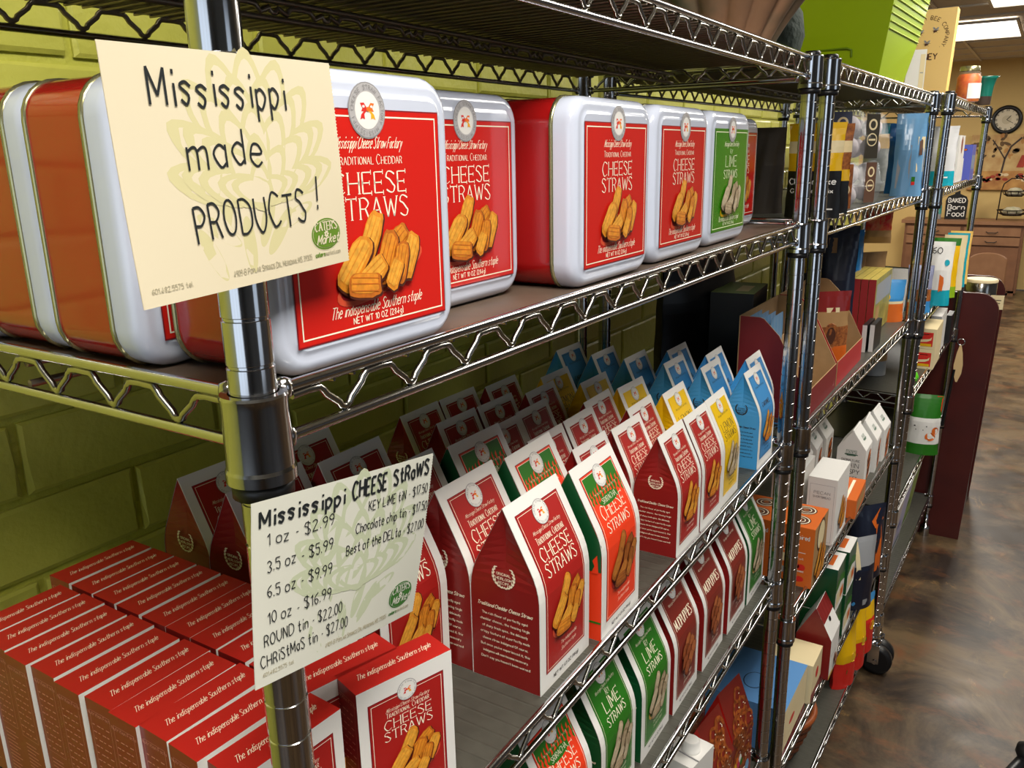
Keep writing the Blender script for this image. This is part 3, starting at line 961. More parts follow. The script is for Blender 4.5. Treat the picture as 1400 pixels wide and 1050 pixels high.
def bag_meshes(kind, size):
    W, D, Hh = SZ[size]
    zf = Hh * .60
    K = KIND[kind]
    N = 22

    def prof(s):          # s in 0..1 along the front sheet -> (x, z), nx, nz
        L1 = zf
        L2 = math.hypot(D / 2, Hh - zf)
        d = s * (L1 + L2)
        rb = Hh * .10
        if d < L1 - rb:
            return D / 2, d, 1, 0
        ux, uz = -(D / 2) / L2, (Hh - zf) / L2
        if d > L1 + rb:
            q = d - L1
            return D / 2 + ux * q, zf + uz * q, uz, -ux
        t = (d - (L1 - rb)) / (2 * rb)
        p0, p1, p2 = (D / 2, L1 - rb), (D / 2, zf), (D / 2 + ux * rb, zf + uz * rb)
        x = (1 - t) ** 2 * p0[0] + 2 * t * (1 - t) * p1[0] + t * t * p2[0]
        z = (1 - t) ** 2 * p0[1] + 2 * t * (1 - t) * p1[1] + t * t * p2[1]
        nx, nz = (1 - t) + t * uz, t * -ux
        l = math.hypot(nx, nz)
        return x, z, nx / l, nz / l
    AL = zf + math.hypot(D / 2, Hh - zf)
    P = [prof(i / N) for i in range(N + 1)]
    bd = MB()
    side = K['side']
    # sides with a slightly tucked gusset, back sheet, base
    for sy in (-1, 1):
        y = sy * (W / 2 - .0006)
        fr = [(x - .0003, y, z) for x, z, _, _ in P]
        bk = [(-x + .0003, y, z) for x, z, _, _ in P]
        vs = fr + bk
        mid = [(0, y - sy * (.006 * max(0, (p[1] - zf) / (Hh - zf)) * (1 - ((p[1] - zf) / (Hh - zf))) * 4 * .9), p[1]) for p in P]
        vs += mid
        n = N + 1
        fs = []
        for i in range(N):
            fs.append((i, i + 1, 2 * n + i + 1, 2 * n + i))
            fs.append((n + i, n + i + 1, 2 * n + i + 1, 2 * n + i))
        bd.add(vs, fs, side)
    bd.add([(-x, sy * W / 2, z) for x, z, _, _ in P for sy in (-1, 1)], [(2 * i, 2 * i + 1, 2 * i + 3, 2 * i + 2) for i in range(N)], WHITE)
    bd.add([(D / 2, -W / 2, 0), (D / 2, W / 2, 0), (-D / 2, W / 2, 0), (-D / 2, -W / 2, 0)], [(0, 1, 2, 3)], WHITE)
    fp = MB()
    vs = []
    for x, z, nx, nz in P:
        for o_ in (0, .0007):
            for sy in (-1, 1):
                vs.append((x + nx * o_, sy * (W / 2 + .0002), z + nz * o_))
    fs = []
    for i in range(N):
        a = 4 * i
        fs += [(a + 2, a + 3, a + 7, a + 6), (a, a + 2, a + 6, a + 4), (a + 1, a + 5, a + 7, a + 3)]
    fs += [(0, 1, 3, 2), (4 * N, 4 * N + 2, 4 * N + 3, 4 * N + 1)]
    fp.add(vs, fs, WHITE)
    lw, lh = W * .77, AL * .835
    F = label(kind, lw, lh, 'bag')
    v0 = AL * .095
    if size == 'L':
        F.text("NET WT 6.5 OZ (184g)", 0, -AL * .058, W * .035, INK, 3, w=W * .006, fit=W * .5, k=1)

    def M(u, v, n):
        x, z, nx, nz = prof(max(0, min(1, (v + v0) / AL)))
        return (x + nx * (.0008 + n), u, z + nz * (.0008 + n))
    S = Flat()
    ink = K['ink']
    if kind == 'sriracha':
        S.rect(-D * .49, zf * .72, D * .49, zf * .99, DGREEN, 1)
        S.poly([(-D * .49, zf * .99), (D * .49, zf * .99), (.001, Hh * .985), (-.001, Hh * .985)], DGREEN, 1)
        rng = random.Random(2)
        for q in range(7):
            a = -D * .47 + q * D * .135
            hh = rng.uniform(.008, .018)
            S.poly([(a, zf * .70), (a + D * .05, zf * .70 + hh * .6), (a + D * .02, zf * .70 + hh), (a + D * .09, zf * .70 + hh * 1.5), (a + D * .11, zf * .70)], ORED, 2)
        S.rect(-D * .49, zf * .18, D * .49, zf * .2, GREEN, 2)
    else:
        cz = zf * 1.03
        for sg in (-1, 1):
            pts = [Vector((sg * D * .15 * math.sin(t) , cz - D * .16 * math.cos(t) + .002)) for t in [0.15 + i * .3 for i in range(8)]]
            S.stroke(pts, D * .012, ink, 2)
            for p_, t in zip(pts, [0.15 + i * .3 for i in range(8)]):
                S.ell(p_.x + sg * D * .012, p_.y, D * .022, D * .009, ink, 3, rot=t * sg, n=8)
                S.ell(p_.x - sg * D * .012, p_.y + D * .008, D * .02, D * .008, ink, 3, rot=t * sg + .6 * sg, n=8)
        for i, w_ in enumerate(("ORIGINAL", "HEIRLOOM", "RECIPE")):
            S.text(w_, 0, cz + D * (.03 - i * .06), D * .035, ink, 2, w=D * .006, k=1)
        S.text("Traditional Cheddar Cheese Straws", 0, zf * .72, D * .05, ink, 2, w=D * .008, fit=D * .8, slant=.35, k=2)
        for i, w_ in enumerate(("The rich flavor of perfectly aged", "cheddar cheese... the teasing tingle", "of sharp fresh spice... the deliciously", "crispy texture of a perfectly made",
                                "cheese straw. Indulgence! Of course.", "But once you've experienced it, this", "indulgence will soon become necessary.", "Don't say you haven't been warned!")):
            S.text(w_, 0, zf * (.64 - i * .062), D * .034, ink, 2, w=D * .0055, fit=D * (.72 if i % 2 else .66), k=1)
    return bd.mesh('body'), F_join(fp, F, M), S.mesh('side_print', lambda u, v, n: (u, -(W / 2) - n + .0002, v))


def F_join(fp, F, M):
    for pts, m_, ly in F.p:
        fp.add([M(p[0], p[1], ly * .00013) for p in pts], [tuple(range(len(pts)))], m_)
    return fp.mesh('front_panel')


BMC = {}


def bag(kind, size, x, yc, z, label_, rz=0.0, group=None):
    """x: ridge line, yc: middle"""
    if (kind, size) not in BMC:
        BMC[(kind, size)] = bag_meshes(kind, size)
    t = thing('gable_top_bag', label_, 'snack bag', (x, yc, z), rz, group)
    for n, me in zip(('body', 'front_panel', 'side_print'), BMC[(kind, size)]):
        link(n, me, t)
    return t


ZB3 = Z3 - .0015
NM = {'cheddar': 'dark red cheese straw bag', 'sriracha': 'orange sriracha bag', 'lemon': 'yellow lemon straw bag', 'caramel': 'blue bag', 'lime': 'green key lime bag', 'mud': 'brown-red mudpuppies bag'}
ORD = ['frontmost', 'second', 'third', 'fourth', 'fifth', 'rearmost']
COLS = [
    ('L', 'cheddar', .262, [-.158, -.315, -.392], 'back in the column left of the price card', [0, 1, 2]),
    ('L', 'cheddar', .370, [-.053, -.134, -.215, -.296, -.378], 'back in the column of big cheddar bags', [0, 1, 2, 3, 4]),
    ('L', 'sriracha', .482, [-.045, -.125, -.200], 'back in the flame patterned column', [0, 1, 2]),
    ('S', 'cheddar', .605, [-.108, -.172, -.245, -.318, -.384], 'back in the small column beside the flame bags', [0, 1, 2, 3, 4]),
    ('S', 'cheddar', .698, [-.0365, -.100, -.173, -.250, -.313, -.383], 'back in the second small column', [0, 1, 2, 3, 4, 5]),
    ('S', 'cheddar', .790, [-.0365, -.121, -.190, -.290, -.364], 'back in the column left of yellow', [0, 1, 2, 3, 4]),
    ('S', 'lemon', .883, [-.039, -.106, -.177, -.242, -.315], 'back in the yellow column', [0, 1, 2, 3, 4]),
    ('S', 'caramel', 1.062, [-.036, -.110, -.175, -.249, -.314, -.386], 'back in the left blue column', [0, 1, 2, 3, 4, 5]),
    ('S', 'caramel', 1.153, [-.062, -.134, -.206], 'back in the right blue column', [0, 1, 2]),
]
for size, kind, yc, xs, where, ks in COLS:
    for x, k in zip(xs, ks):
        rng = random.Random(int(-x * 1000) + int(yc * 1000))
        adj = {'L': 'large ', 'S': 'small '}[size]
        bag(kind, size, x, yc + rng.uniform(-.002, .002), ZB3, adj + NM[kind] + ', ' + ORD[k] + ' ' + where, rng.uniform(-.03, .03), NM[kind] + 's on the third shelf')

# second bag shelf
ZB4 = Z4 - .0015
for yc, kind, wh in ((.395, 'sriracha', 'at the photo bottom, lower shelf'), (.520, 'lime', 'left of two at the lower shelf front'),
                     (.640, 'lime', 'right of two at the lower shelf front'), (.755, 'mud', 'leftmost of three at the lower shelf front'),
                     (.878, 'mud', 'middle of three at the lower shelf front'), (1.000, 'mud', 'rightmost of three at the lower shelf front'),
                     (1.110, 'lime', 'by the post on the lower shelf')):
    bag(kind, 'L', -.060, yc, ZB4, 'large ' + NM[kind] + ' ' + wh, 0.02, 'bags on the fourth shelf')
    bag(kind, 'L', -.150, yc, ZB4, NM[kind] + ' behind the one ' + wh.replace(' front', '').replace('at the lower', 'on lower'), 0.0, 'bags on the fourth shelf')

# ------------------------------------------------------------------ thin boxes
BWd, BDp, BHt = .0875, .0326, .132


def carton_meshes():
    b_ = MB()
    b_.box((-BDp / 2, 0, BHt / 2), (BDp, BWd, BHt), BAGRED, mats={'+x': WHITE, '-x': WHITE, '+z': REDB})
    F = label('cheddar', BWd * .78, BHt * .80, 'box')
    me1 = F.mesh('front_label', lambda u, v, n: (n + .0001, u, v + BHt * .085))
    T = Flat()
    T.text("The indispensable Southern staple", 0, 0, .0066, CREAM, 1, w=.00038, fit=BWd * .78, slant=.5, k=3)
    me2 = T.mesh('top_lettering', lambda u, v, n: (-BDp / 2 - v + .002, u, BHt + n))
    S = Flat()
    PK = mat('pinkish_small_print', (208, 132, 116), .5)
    S.frame(-BDp * .38, BHt * .42, BDp * .38, BHt * .93, .0003, PK, 1)
    S.text("Nutrition Facts", 0, BHt * .90, .003, PK, 1, w=.0004, k=1, rot=0)
    for r in range(9):
        for c in range(4):
            v = BHt * (.45 + r * .048)
            u = -BDp * .34 + c * BDp * .17
            S.rect(u, v, u + BDp * (.08 + .05 * ((r * 3 + c) % 2)), v + .0009, PK, 1)
    for r in range(12):
        S.rect(-BDp * .3, BHt * (.06 + r * .028), BDp * (.1 + .18 * ((r * 5) % 3) / 2), BHt * (.06 + r * .028) + .0007, PK, 1)
    S.p = [q for q in S.p]
    me3 = S.mesh('side_print', lambda u, v, n: (-BDp / 2 + u, -BWd / 2 - n, v))
    return b_.mesh('body'), me1, me2, me3


CM = carton_meshes()


def carton(x, yc, label_, rz=0.0, z=ZB3):
    t = thing('thin_snack_box', label_, 'snack box', (x, yc, z), rz, 'thin red cheese straw boxes')
    for n, me in zip(('body', 'front_label', 'top_lettering', 'side_print'), CM):
        link(n, me, t)


carton(-.026, .137, 'separate red topped box at the very front, its whole label showing', math.radians(-17))
carton(-.062, .120 - .004, 'red topped box half hidden behind the separate front box', math.radians(-14), ZB3)
for k, x in enumerate((-.041, -.079, -.115, -.148, -.181, -.218, -.255, -.291, -.327, -.362)):
    carton(x, .0345 - .002 * (k % 2), 'thin dark red box, %s in the left row of boxes' % (
        ['frontmost', 'second', 'third', 'fourth', 'fifth', 'sixth', 'seventh', 'eighth', 'ninth', 'rearmost'][k]), math.radians([-4, -3, -1.5, 0, .5, 0, 0, -.5, 0, 0][k]))
for k, x in enumerate((-.106, -.143, -.178, -.211, -.244, -.281, -.317, -.352, -.389, -.427)):
    if k == 9:
        continue
    carton(x, .125, 'thin dark red box, %s in the right row of boxes' % (
        ['frontmost', 'second', 'third', 'fourth', 'fifth', 'sixth', 'seventh', 'eighth', 'rearmost'][k]), 0)

# ------------------------------------------------------------------ handwritten signs
PAPER = mat('cream_sign_paper', (212, 201, 174), 0.75)
PAPER2 = mat('white_sign_paper', (206, 206, 194), 0.75)
ART = mat('pale_artichoke_print', (200, 192, 146), 0.75)
ART2 = mat('pale_artichoke_print_grey', (184, 191, 162), 0.75)
PEN = mat('marker_ink', (30, 34, 36), 0.5)
LOGO = mat('logo_green', (92, 128, 30), 0.6)
LOGO2 = mat('logo_dark_green', (56, 112, 44), 0.6)
FAINT = mat('faint_grey_print', (170, 162, 136), 0.7)


def sign(name, lab, corners, paper, art, logo, draw, w, h, bow):
    """corners BL,BR,TR,TL in world space; bow = outward bulge"""
    BL, BR_, TR, TL = [Vector(c) for c in corners]
    nrm = (BR_ - BL).cross(TL - BL).normalized()
    t = thing(name, lab, 'sign', BL)

    def M(u, v, n):
        a, b_ = u / w, v / h
        p = BL * (1 - a) * (1 - b_) + BR_ * a * (1 - b_) + TR * a * b_ + TL * (1 - a) * b_
        return p - BL + nrm * (n + bow * math.sin(PI * a) + .002 * math.sin(PI * b_) * (a - .5))
    m = MB()
    nu, nv = 24, 12
    for side, off in ((0, 0), (1, -.0004)):
        vs = [M(w * i / nu, h * j / nv, off) for j in range(nv + 1) for i in range(nu + 1)]
        m.add(vs, [(j * (nu + 1) + i, j * (nu + 1) + i + 1, (j + 1) * (nu + 1) + i + 1, (j + 1) * (nu + 1) + i) for j in range(nv) for i in range(nu)], paper, True)
    # perforated right edge
    nt_ = 60
    for i in range(nt_):
        a, b_ = h * i / nt_, h * (i + .5) / nt_
        m.add([M(w, a, 0), M(w + .0007, (a + b_) / 2, 0), M(w, b_, 0)], [(0, 1, 2)], paper)
    link('card', m, t)
    A = Flat()
    rng = random.Random(3)
    cx, cy = w * .56, h * .52
    ly_ = 1
    for n_, rx_, ry_, sz_, y_ in ((9, .27, .36, .150, .0), (8, .215, .28, .150, -.02), (7, .155, .19, .145, -.05), (5, .09, .10, .13, -.08), (3, .04, .02, .12, -.10)):
        for i in range(n_):
            an = PI * (-.04 + 1.08 * i / (n_ - 1))
            px, py = cx + math.cos(an) * w * rx_, cy + h * y_ + math.sin(an) * h * ry_
            ra = PI / 2 + (an - PI / 2) * .75
            for sc_, mm in ((1.0, art), (.68, paper)):
                pts = []
                for q in range(14):
                    s_ = 2 * PI * q / 14
                    lx_ = math.cos(s_) * h * sz_ * sc_
                    ly2 = math.sin(s_) * h * sz_ * .56 * sc_ * (1 - .30 * math.cos(s_))
                    pts.append((px + lx_ * math.cos(ra) - ly2 * math.sin(ra), py + lx_ * math.sin(ra) + ly2 * math.cos(ra)))
                A.poly(pts, mm, ly_)
                ly_ += 1
    for dx, dy, an in ((-.30, -.26, 2.5), (-.36, -.36, 2.0), (-.12, -.34, 1.6), (.10, -.30, .9), (.22, -.24, .4), (.02, -.24, 1.2), (-.2, -.22, 2.2)):
        A.ell(cx + dx * w * .7, cy + dy * h, h * .13, h * .035, art, 1, rot=an)
    link('watermark', A.mesh('watermark', M, .000004), t)
    L = Flat()
    lx, ly = w * .875, h * .165
    L.ell(lx, ly, w * .088, h * .085, paper, 1, rot=.05)
    L.ell(lx, ly, w * .084, h * .080, logo, 2, rot=.05)
    L.ell(lx, ly, w * .077, h * .072, paper, 3, rot=.05)
    L.ell(lx, ly, w * .0755, h * .0702, logo, 4, rot=.05)
    for i in range(7):
        L.ell(lx + math.cos(i * .9) * w * .008, ly + math.sin(i * .9) * h * .012, w * .006, h * .005, paper, 5, rot=i * .9, n=8)
    L.text("CATER'S", lx, ly + h * .020, h * .042, paper, 6, fit=w * .125, nib=.35, serif=True, k=3, w=h * .0062)
    L.text("Market", lx + w * .004, ly - h * .048, h * .046, paper, 6, fit=w * .125, slant=.35, k=4, w=h * .0062)
    link('logo', L.mesh('logo', M, .00009), t)
    D_ = Flat()
    draw(D_, w, h)
    D_.text("caters", w * .83, h * .055, h * .022, logo, 2, w=h * .005, fit=w * .055, k=2)
    D_.text("market.com", w * .905, h * .055, h * .022, FAINT, 2, w=h * .003, fit=w * .09, k=2)
    D_.text("4909-B Poplar Springs Dr., Meridian, MS 39305", w * .58, h * .052, h * .026, FAINT, 2, w=h * .0034, fit=w * .40, k=2, smallcaps=True)
    D_.text("601.482.5575 tel.", w * .12, h * .052, h * .022, FAINT, 2, w=h * .003, fit=w * .16, k=2)
    link('lettering', D_.mesh('lettering', M, .00013), t)
    return t


def hand(D_, rows, w, h):
    for txt, u, v, size, fit, anchor, wt, rot in rows:
        D_.text(txt, w * u, h * v, h * size, PEN, 4, w=h * wt, fit=w * fit, anchor=anchor, rot=rot, jit=.5, k=4, gap=2.2)


def draw1(D_, w, h):
    hand(D_, [("Mississippi", .44, .78, .14, .58, 'c', .0115, -.01), ("made", .42, .53, .15, .32, 'c', .0105, 0), ("PRODUCTS", .51, .235, .15, .52, 'c', .0100, .03),
              ("!", .845, .30, .16, .012, 'c', .0100, -.05)], w, h)


def draw2(D_, w, h):
    hand(D_, [("Mississippi", .245, .865, .085, .42, 'c', .0140, 0), ("CHEESE", .60, .872, .095, .20, 'c', .0140, 0), ("StRaWS", .86, .885, .085, .23, 'c', .0140, .03),
              ("1 oz - $2.99", .07, .755, .062, .33, 'l',   .0054, .02), ("3.5 oz - $5.99", .07, .615, .062, .33, 'l',   .0054, .02), ("6.5 oz - $9.99", .07, .475, .062, .33, 'l',   .0054, .02),
              ("10 oz - $16.99", .07, .335, .062, .33, 'l',   .0054, .02), ("ROUND tin - $22.00", .05, .215, .062, .42, 'l',   .0054, .03), ("CHRiStMaS tin - $27.00", .03, .105, .062, .48, 'l',   .0054, .04),
              ("KEY LiME tiN - $17.50", .60, .775, .055, .38, 'l',   .0054, .0), ("Chocolate chip tin - $17.50", .53, .665, .055, .46, 'l',   .0054, .0), ("Best of the DELta - $27.00", .48, .555, .055, .50, 'l',   .0054, .0)], w, h)


sign('product_sign', 'cream card reading Mississippi made products, fixed to the near post', [(.0145, -.0665, 1.6532), (.0145, .0645, 1.6603), (.0145, .0600, 1.7650), (.0145, -.0713, 1.7643)],
     PAPER, ART, LOGO, draw1, .132, .110, .0012)
sign('price_sign', 'white handwritten price card listing ounce sizes, lower on the near post', [(.0145, -.0320, 1.4370), (.0150, .1015, 1.4170), (.0300, .1135, 1.5306), (.0145, -.0210, 1.5430)],
     PAPER2, ART2, LOGO2, draw2, .136, .108, .0010)

# ------------------------------------------------------------------ generic packs
TEAL = mat('teal_print', (20, 160, 180), 0.35, coat=0.3)
NAVY = mat('navy_pouch', (24, 30, 48), 0.35, coat=0.3)
BLK = mat('black_pack', (20, 19, 20), 0.4)
ORG = mat('orange_pack', (214, 104, 34), 0.45)
LBLUE = mat('light_blue_pouch', (108, 158, 200), 0.3, coat=0.3)
GREYP = mat('grey_pack', (150, 152, 156), 0.45)
VIO = mat('violet_pack', (86, 96, 190), 0.4)
PINK = mat('magenta_print', (200, 40, 90), 0.45)
KRAFT = mat('kraft_paper', (168, 130, 84), 0.65)
LIME = mat('lime_green_plastic', (162, 192, 12), 0.38, coat=0.1)
LIMED = mat('lime_rib_edge', (196, 214, 90), 0.4)
TGREEN = mat('bakery_green_print', (40, 92, 66), 0.5)
COOKIE = mat('cookie_brown', (176, 106, 50), 0.6, noise=(160, .2, (110, 56, 26)))
DARKB = mat('dark_brown_print', (80, 44, 26), 0.5)
CREAMB = mat('cream_box_card', (232, 214, 170), 0.5)


def deco(prims, w, h):
    F = Flat()
    for p in prims:
        if p[0] == 'r':
            F.rect(p[1] * w - w / 2, p[2] * h, p[3] * w - w / 2, p[4] * h, p[5], p[6] if len(p) > 6 else 1, 3)
        elif p[0] == 'e':
            F.ell(p[1] * w - w / 2, p[2] * h, p[3] * w, p[4] * w, p[5], p[6] if len(p) > 6 else 2, n=20)
        elif p[0] == 't':
            F.text(p[1], p[2] * w - w / 2, p[3] * h, p[4] * h, p[5], 8, w=p[4] * h * (p[7] if len(p) > 7 else .13), fit=p[6] * w if p[6] else None, k=3)
        elif p[0] == 'f':
            F.frame(p[1] * w - w / 2, p[2] * h, p[3] * w - w / 2, p[4] * h, .008 * w, p[5], 3)
        elif p[0] == 'p':
            F.poly([(a * w - w / 2, b_ * h) for a, b_ in p[1]], p[2], p[3] if len(p) > 3 else 2)
        elif p[0] == 'food':
            food(F, p[1] * w - w / 2, p[2] * h, p[3] * w, p[4] * h, p[5], None, 3, 9)
    return F


def pack(name, lab, cat, x, y, z, w, d, h, rz=0.0, m=WHITE, mats=None, front=None, side=None, top=None, group=None, grow=0.0):
    """carton whose front face looks along local +x; x,y = middle of the front lower edge"""
    t = thing(name, lab, cat, (x, y, z), rz, group)
    b_ = MB()
    if grow:
        a, c = w / 2, w / 2 + grow
        vs = [(0, -a, 0), (0, a, 0), (-d, a, 0), (-d, -a, 0), (grow * .6, -c, h), (grow * .6, c, h), (-d - grow * .6, c, h), (-d - grow * .6, -c, h)]
        b_.add(vs, [(0, 1, 5, 4), (1, 2, 6, 5), (2, 3, 7, 6), (3, 0, 4, 7), (3, 2, 1, 0), (4, 5, 6, 7)], m)
    else:
        b_.box((-d / 2, 0, h / 2), (d, w, h), m, mats=mats)
    link('body', b_, t)
    if front:
        link('front_print', deco(front, w, h).mesh('front_print', lambda u, v, n: (n + .0001, u, v)), t)
    if side:
        link('side_print', deco(side, d, h).mesh('side_print', lambda u, v, n: (u - d / 2, -w / 2 - n - .0001, v)), t)
    if top:
        link('top_print', deco(top, w, d).mesh('top_print', lambda u, v, n: (-v, u, h + n + .0001)), t)
    return t


def pouch(name, lab, cat, x, y, z, w, th, h, rz, bands, prims=(), group=None, lean=0.0, seed=1, flat_base=True):
    t = thing(name, lab, cat, (x, y, z), rz, group)
    t.rotation_euler = (0, lean, rz)
    rng = random.Random(seed)
    ph = rng.uniform(0, 6)

    def TH(u, v):
        a = max(0, 1 - (2 * u / w) ** 2) ** .6
        b_ = (1 if flat_base else min(1, max(0, v) / h * 5)) * min(1, max(0, 1 - v / h) * 2.2) ** .75
        wr = .0016 * math.sin(38 * u / w * 1.4 + 9 * v / h + ph) * (1 - .5 * a)
        return max(th / 2 * a * b_, .0005) + wr * (1 if .02 < v / h < .97 else 0)

    def WD(v):
        s_ = v / h
        return 1 - .06 * math.sin(PI * s_) + .012 * math.sin(s_ * 23 + ph)
    m = MB()
    nu, nv = 12, 16
    for sg in (1, -1):
        vs = [(sg * TH(w * (i / nu - .5), h * j / nv), w * (i / nu - .5) * WD(h * j / nv), h * j / nv) for j in range(nv + 1) for i in range(nu + 1)]
        for j in range(nv):
            mt = bands[-1][1]
            for lim, mm in bands:
                if (j + .5) / nv < lim:
                    mt = mm
                    break
            m.add([vs[j * (nu + 1) + i] for i in range(nu + 1)] + [vs[(j + 1) * (nu + 1) + i] for i in range(nu + 1)],
                  [(i, i + 1, nu + 2 + i, nu + 1 + i) for i in range(nu)], mt, True)
    if flat_base:
        vs = [(sg * TH(w * (i / nu - .5), 0), w * (i / nu - .5) * WD(0), 0) for sg in (1, -1) for i in range(nu + 1)]
        m.add(vs, [(i, i + 1, nu + 2 + i, nu + 1 + i) for i in range(nu)], bands[0][1])
    link('body', m, t)
    if prims:
        F = deco(prims, w, h)
        link('front_print', F.mesh('front_print', lambda u, v, n: (TH(max(-w / 2, min(w / 2, u)), v) + n + .0006, u * WD(v), v)), t)
    return t


HP = -PI / 2

# ------------------------------------------------------------------ on top of the racks
VERD = mat('verdigris_terracotta', (150, 112, 84), 0.75, noise=(9, .12, (84, 92, 76)), bump=(40, .4, .004))
t = thing('fluted_pot', 'big flared fluted pot with green-brown patina on top of the near rack', 'pot', (-.095, 1.0, 1.8556))
m = MB()
rings = []
NR = 160
for k in range(15):
    s_ = k / 14
    r = .070 + .165 * s_ ** 1.25
    rings.append([((r * (.94 + .13 * abs(math.sin(8 * a)) ** .6)) * math.cos(a), (r * (.94 + .13 * abs(math.sin(8 * a)) ** .6)) * math.sin(a), .21 * s_ + .012 * math.cos(12 * a) * s_ ** 3)
                  for a in [2 * PI * j / NR for j in range(NR)]])
inn = [[(p[0] * .93, p[1] * .93, p[2] - .002) for p in r] for r in reversed(rings)][:10]
m.loft(rings + inn, VERD)
link('bowl', m, t)
ROCK = mat('grey_green_stoneware', (78, 92, 84), 0.8, noise=(14, .2, (48, 60, 52)), bump=(30, .8, .01))
m = MB()
m.lathe([(.045, 0), (.062, .02), (.072, .06), (.066, .10), (.050, .125), (.052, .14), (.044, .14), (.03, .10)], ROCK, 28, cap0=True, cap1=True)
o = link('stone_vase', m, None, (-.135, 1.36, 1.8556))
tag(o, 'rough grey-green round vase between the fluted pot and the lime green bin', 'vase')

t = thing('plastic_bin', 'lime green plastic bin with ribbed side, widening upwards', 'bin', (0, 0, 1.8556))
lo = [(.004, 1.745), (.012, 2.03), (-.19, 2.05), (-.20, 1.76)]
md = [(.020, 1.722), (.034, 2.06), (-.205, 2.08), (-.224, 1.74)]
hi = [(.036, 1.70), (.052, 2.09), (-.19, 2.10), (-.20, 1.72)]
m = MB()
zz = [0, .10, .22]
rings = [[(a, b_, z) for a, b_ in q] for q, z in ((lo, 0), (md, .10), (hi, .22), )]
m.loft(rings, LIME, True, True, True, False)
link('body', m, t)
m = MB()
for i in range(8):
    z = .105 + i * .0145
    k_ = (z - .10) / .12
    A_ = Vector(md[0]).lerp(Vector(hi[0]), k_)
    B_ = Vector(md[1]).lerp(Vector(hi[1]), k_)
    m.tube([(A_.x + .001, A_.y + .004, z - .002), (B_.x + .001, B_.y - .004, z - .002)], .0016, LIMED, 6)
link('rib', m, t)['kind'] = 'stuff'
m = MB()
m.tube([(-.150, 1.748, .052), (-.150, 1.744, .066), (-.140, 1.742, .070), (-.062, 1.731, .070), (-.052, 1.732, .066), (-.052, 1.735, .052)], .0022, mat('lime_groove', (110, 140, 6), .5), 6)
link('handle_groove', m, t)
pack('folded_card', 'tall white card standing between the green bin and the honey box', 'card', -.018, 2.47, 1.8556, .050, .030, .128, HP + .2, m=WHITE, front=[('r', .70, .1, .95, .9, CREAMB), ('r', .74, .5, .9, .52, GREYL, 2)])
HON = mat('honey_box_cream', (226, 190, 120), 0.5)
HONS = mat('honey_box_yellow', (250, 202, 104), 0.45)
t = thing('honey_box', 'tall cream and yellow tapered box printed with three bees and HONEY', 'box', (0, 2.60, 1.8556))
m = MB()
m.add([(-.075, 0, 0), (.052, 0, 0), (.052, .07, 0), (-.075, .07, 0), (-.085, 0, .248), (.060, 0, .250), (.060, .07, .250), (-.085, .07, .248)], [(4, 5, 6, 7), (0, 3, 7, 4), (2, 6, 7, 3)], HON)
m.add([(-.075, 0, 0), (.052, 0, 0), (.060, 0, .250), (-.085, 0, .248)], [(0, 1, 2, 3)], HON)
m.add([(.052, 0, 0), (.052, .07, 0), (.060, .07, .250), (.060, 0, .250)], [(0, 1, 2, 3)], HONS)
m.add([(-.075, 0, 0), (.052, 0, 0), (.052, .07, 0), (-.075, .07, 0)], [(3, 2, 1, 0)], HON)
link('body', m, t)
F = Flat()
txt = "SAVANNAH BEE COMPANY."
for i, ch in enumerate(txt):
    a = PI * 1.02 - i * PI * 1.25 / (len(txt) - 1)
    F.text(ch, -.012 + math.cos(a) * .046, .175 + math.sin(a) * .046, .0105, DARKB, 2, w=.0014, rot=a - PI / 2, k=2)
for bx, by in ((-.032, .186), (.008, .190), (-.012, .155)):
    F.ell(bx, by, .0075, .0045, DARKB, 2, rot=.7, n=12)
    F.ell(bx - .004, by + .005, .006, .0028, GREYL, 3, rot=2.2, n=10)
    F.ell(bx + .004, by + .004, .006, .0028, GREYL, 3, rot=.9, n=10)
    for q in range(6):
        F.stroke([Vector((bx, by)), Vector((bx + .010 * math.cos(q * 1.05), by + .009 * math.sin(q * 1.05)))], .0008, DARKB, 4)
F.text("HONEY", -.012, .110, .0165, DARKB, 2, w=.0028, fit=.062, k=2)
link('front_print', F.mesh('front_print', lambda u, v, n: (u, -n - .0001, v)), t)

CLEAR = mat('clear_plastic', (235, 240, 244), 0.06, alpha=0.10)
JARG = mat('jar_glass', (250, 240, 226), 0.05, alpha=0.07)
PRES = mat('orange_preserve', (244, 128, 16), 0.4, noise=(45, .15, (206, 70, 4)))
t = thing('preserve_jar', 'glass jar of orange preserves with a metal lid and white label', 'jar', (.078, 3.00, 1.8556))
m = MB(); m.lathe([(.034, 0), (.038, .004), (.038, .082), (.034, .094), (.028, .100)], JARG, 24, cap0=True); link('glass', m, t)
m = MB(); m.lathe([(.033, .003), (.0365, .006), (.0365, .080), (.030, .090)], PRES, 24, cap0=True, cap1=True); link('contents', m, t)
m = MB(); m.lathe([(.030, .100), (.030, .113), (.028, .115)], RIM, 24, cap1=True); link('lid', m, t)
m = MB()
m.loft([[(.0388 * math.cos(a), .0388 * math.sin(a), z) for a in [-1.5 + i * .14 for i in range(12)]] for z in (.012, .060)], WHITE, False, False, False); link('paper_label', m, t)
m = MB()
GLZ = mat('teal_glaze', (28, 112, 96), 0.25, coat=.4)
m.lathe([(.024, 0), (.026, .028)], mat('dark_wicker_foot', (60, 44, 34), .7), 20, cap0=True)
m.lathe([(.026, .028), (.029, .060), (.036, .085), (.044, .094), (.041, .094), (.030, .075), (.02, .04)], GLZ, 24, cap1=True)
o = link('small_flared_pot', m, None, (.112, 3.22, 1.8556))
tag(o, 'small teal glazed flared pot with brown foot beside the orange jar', 'pot')

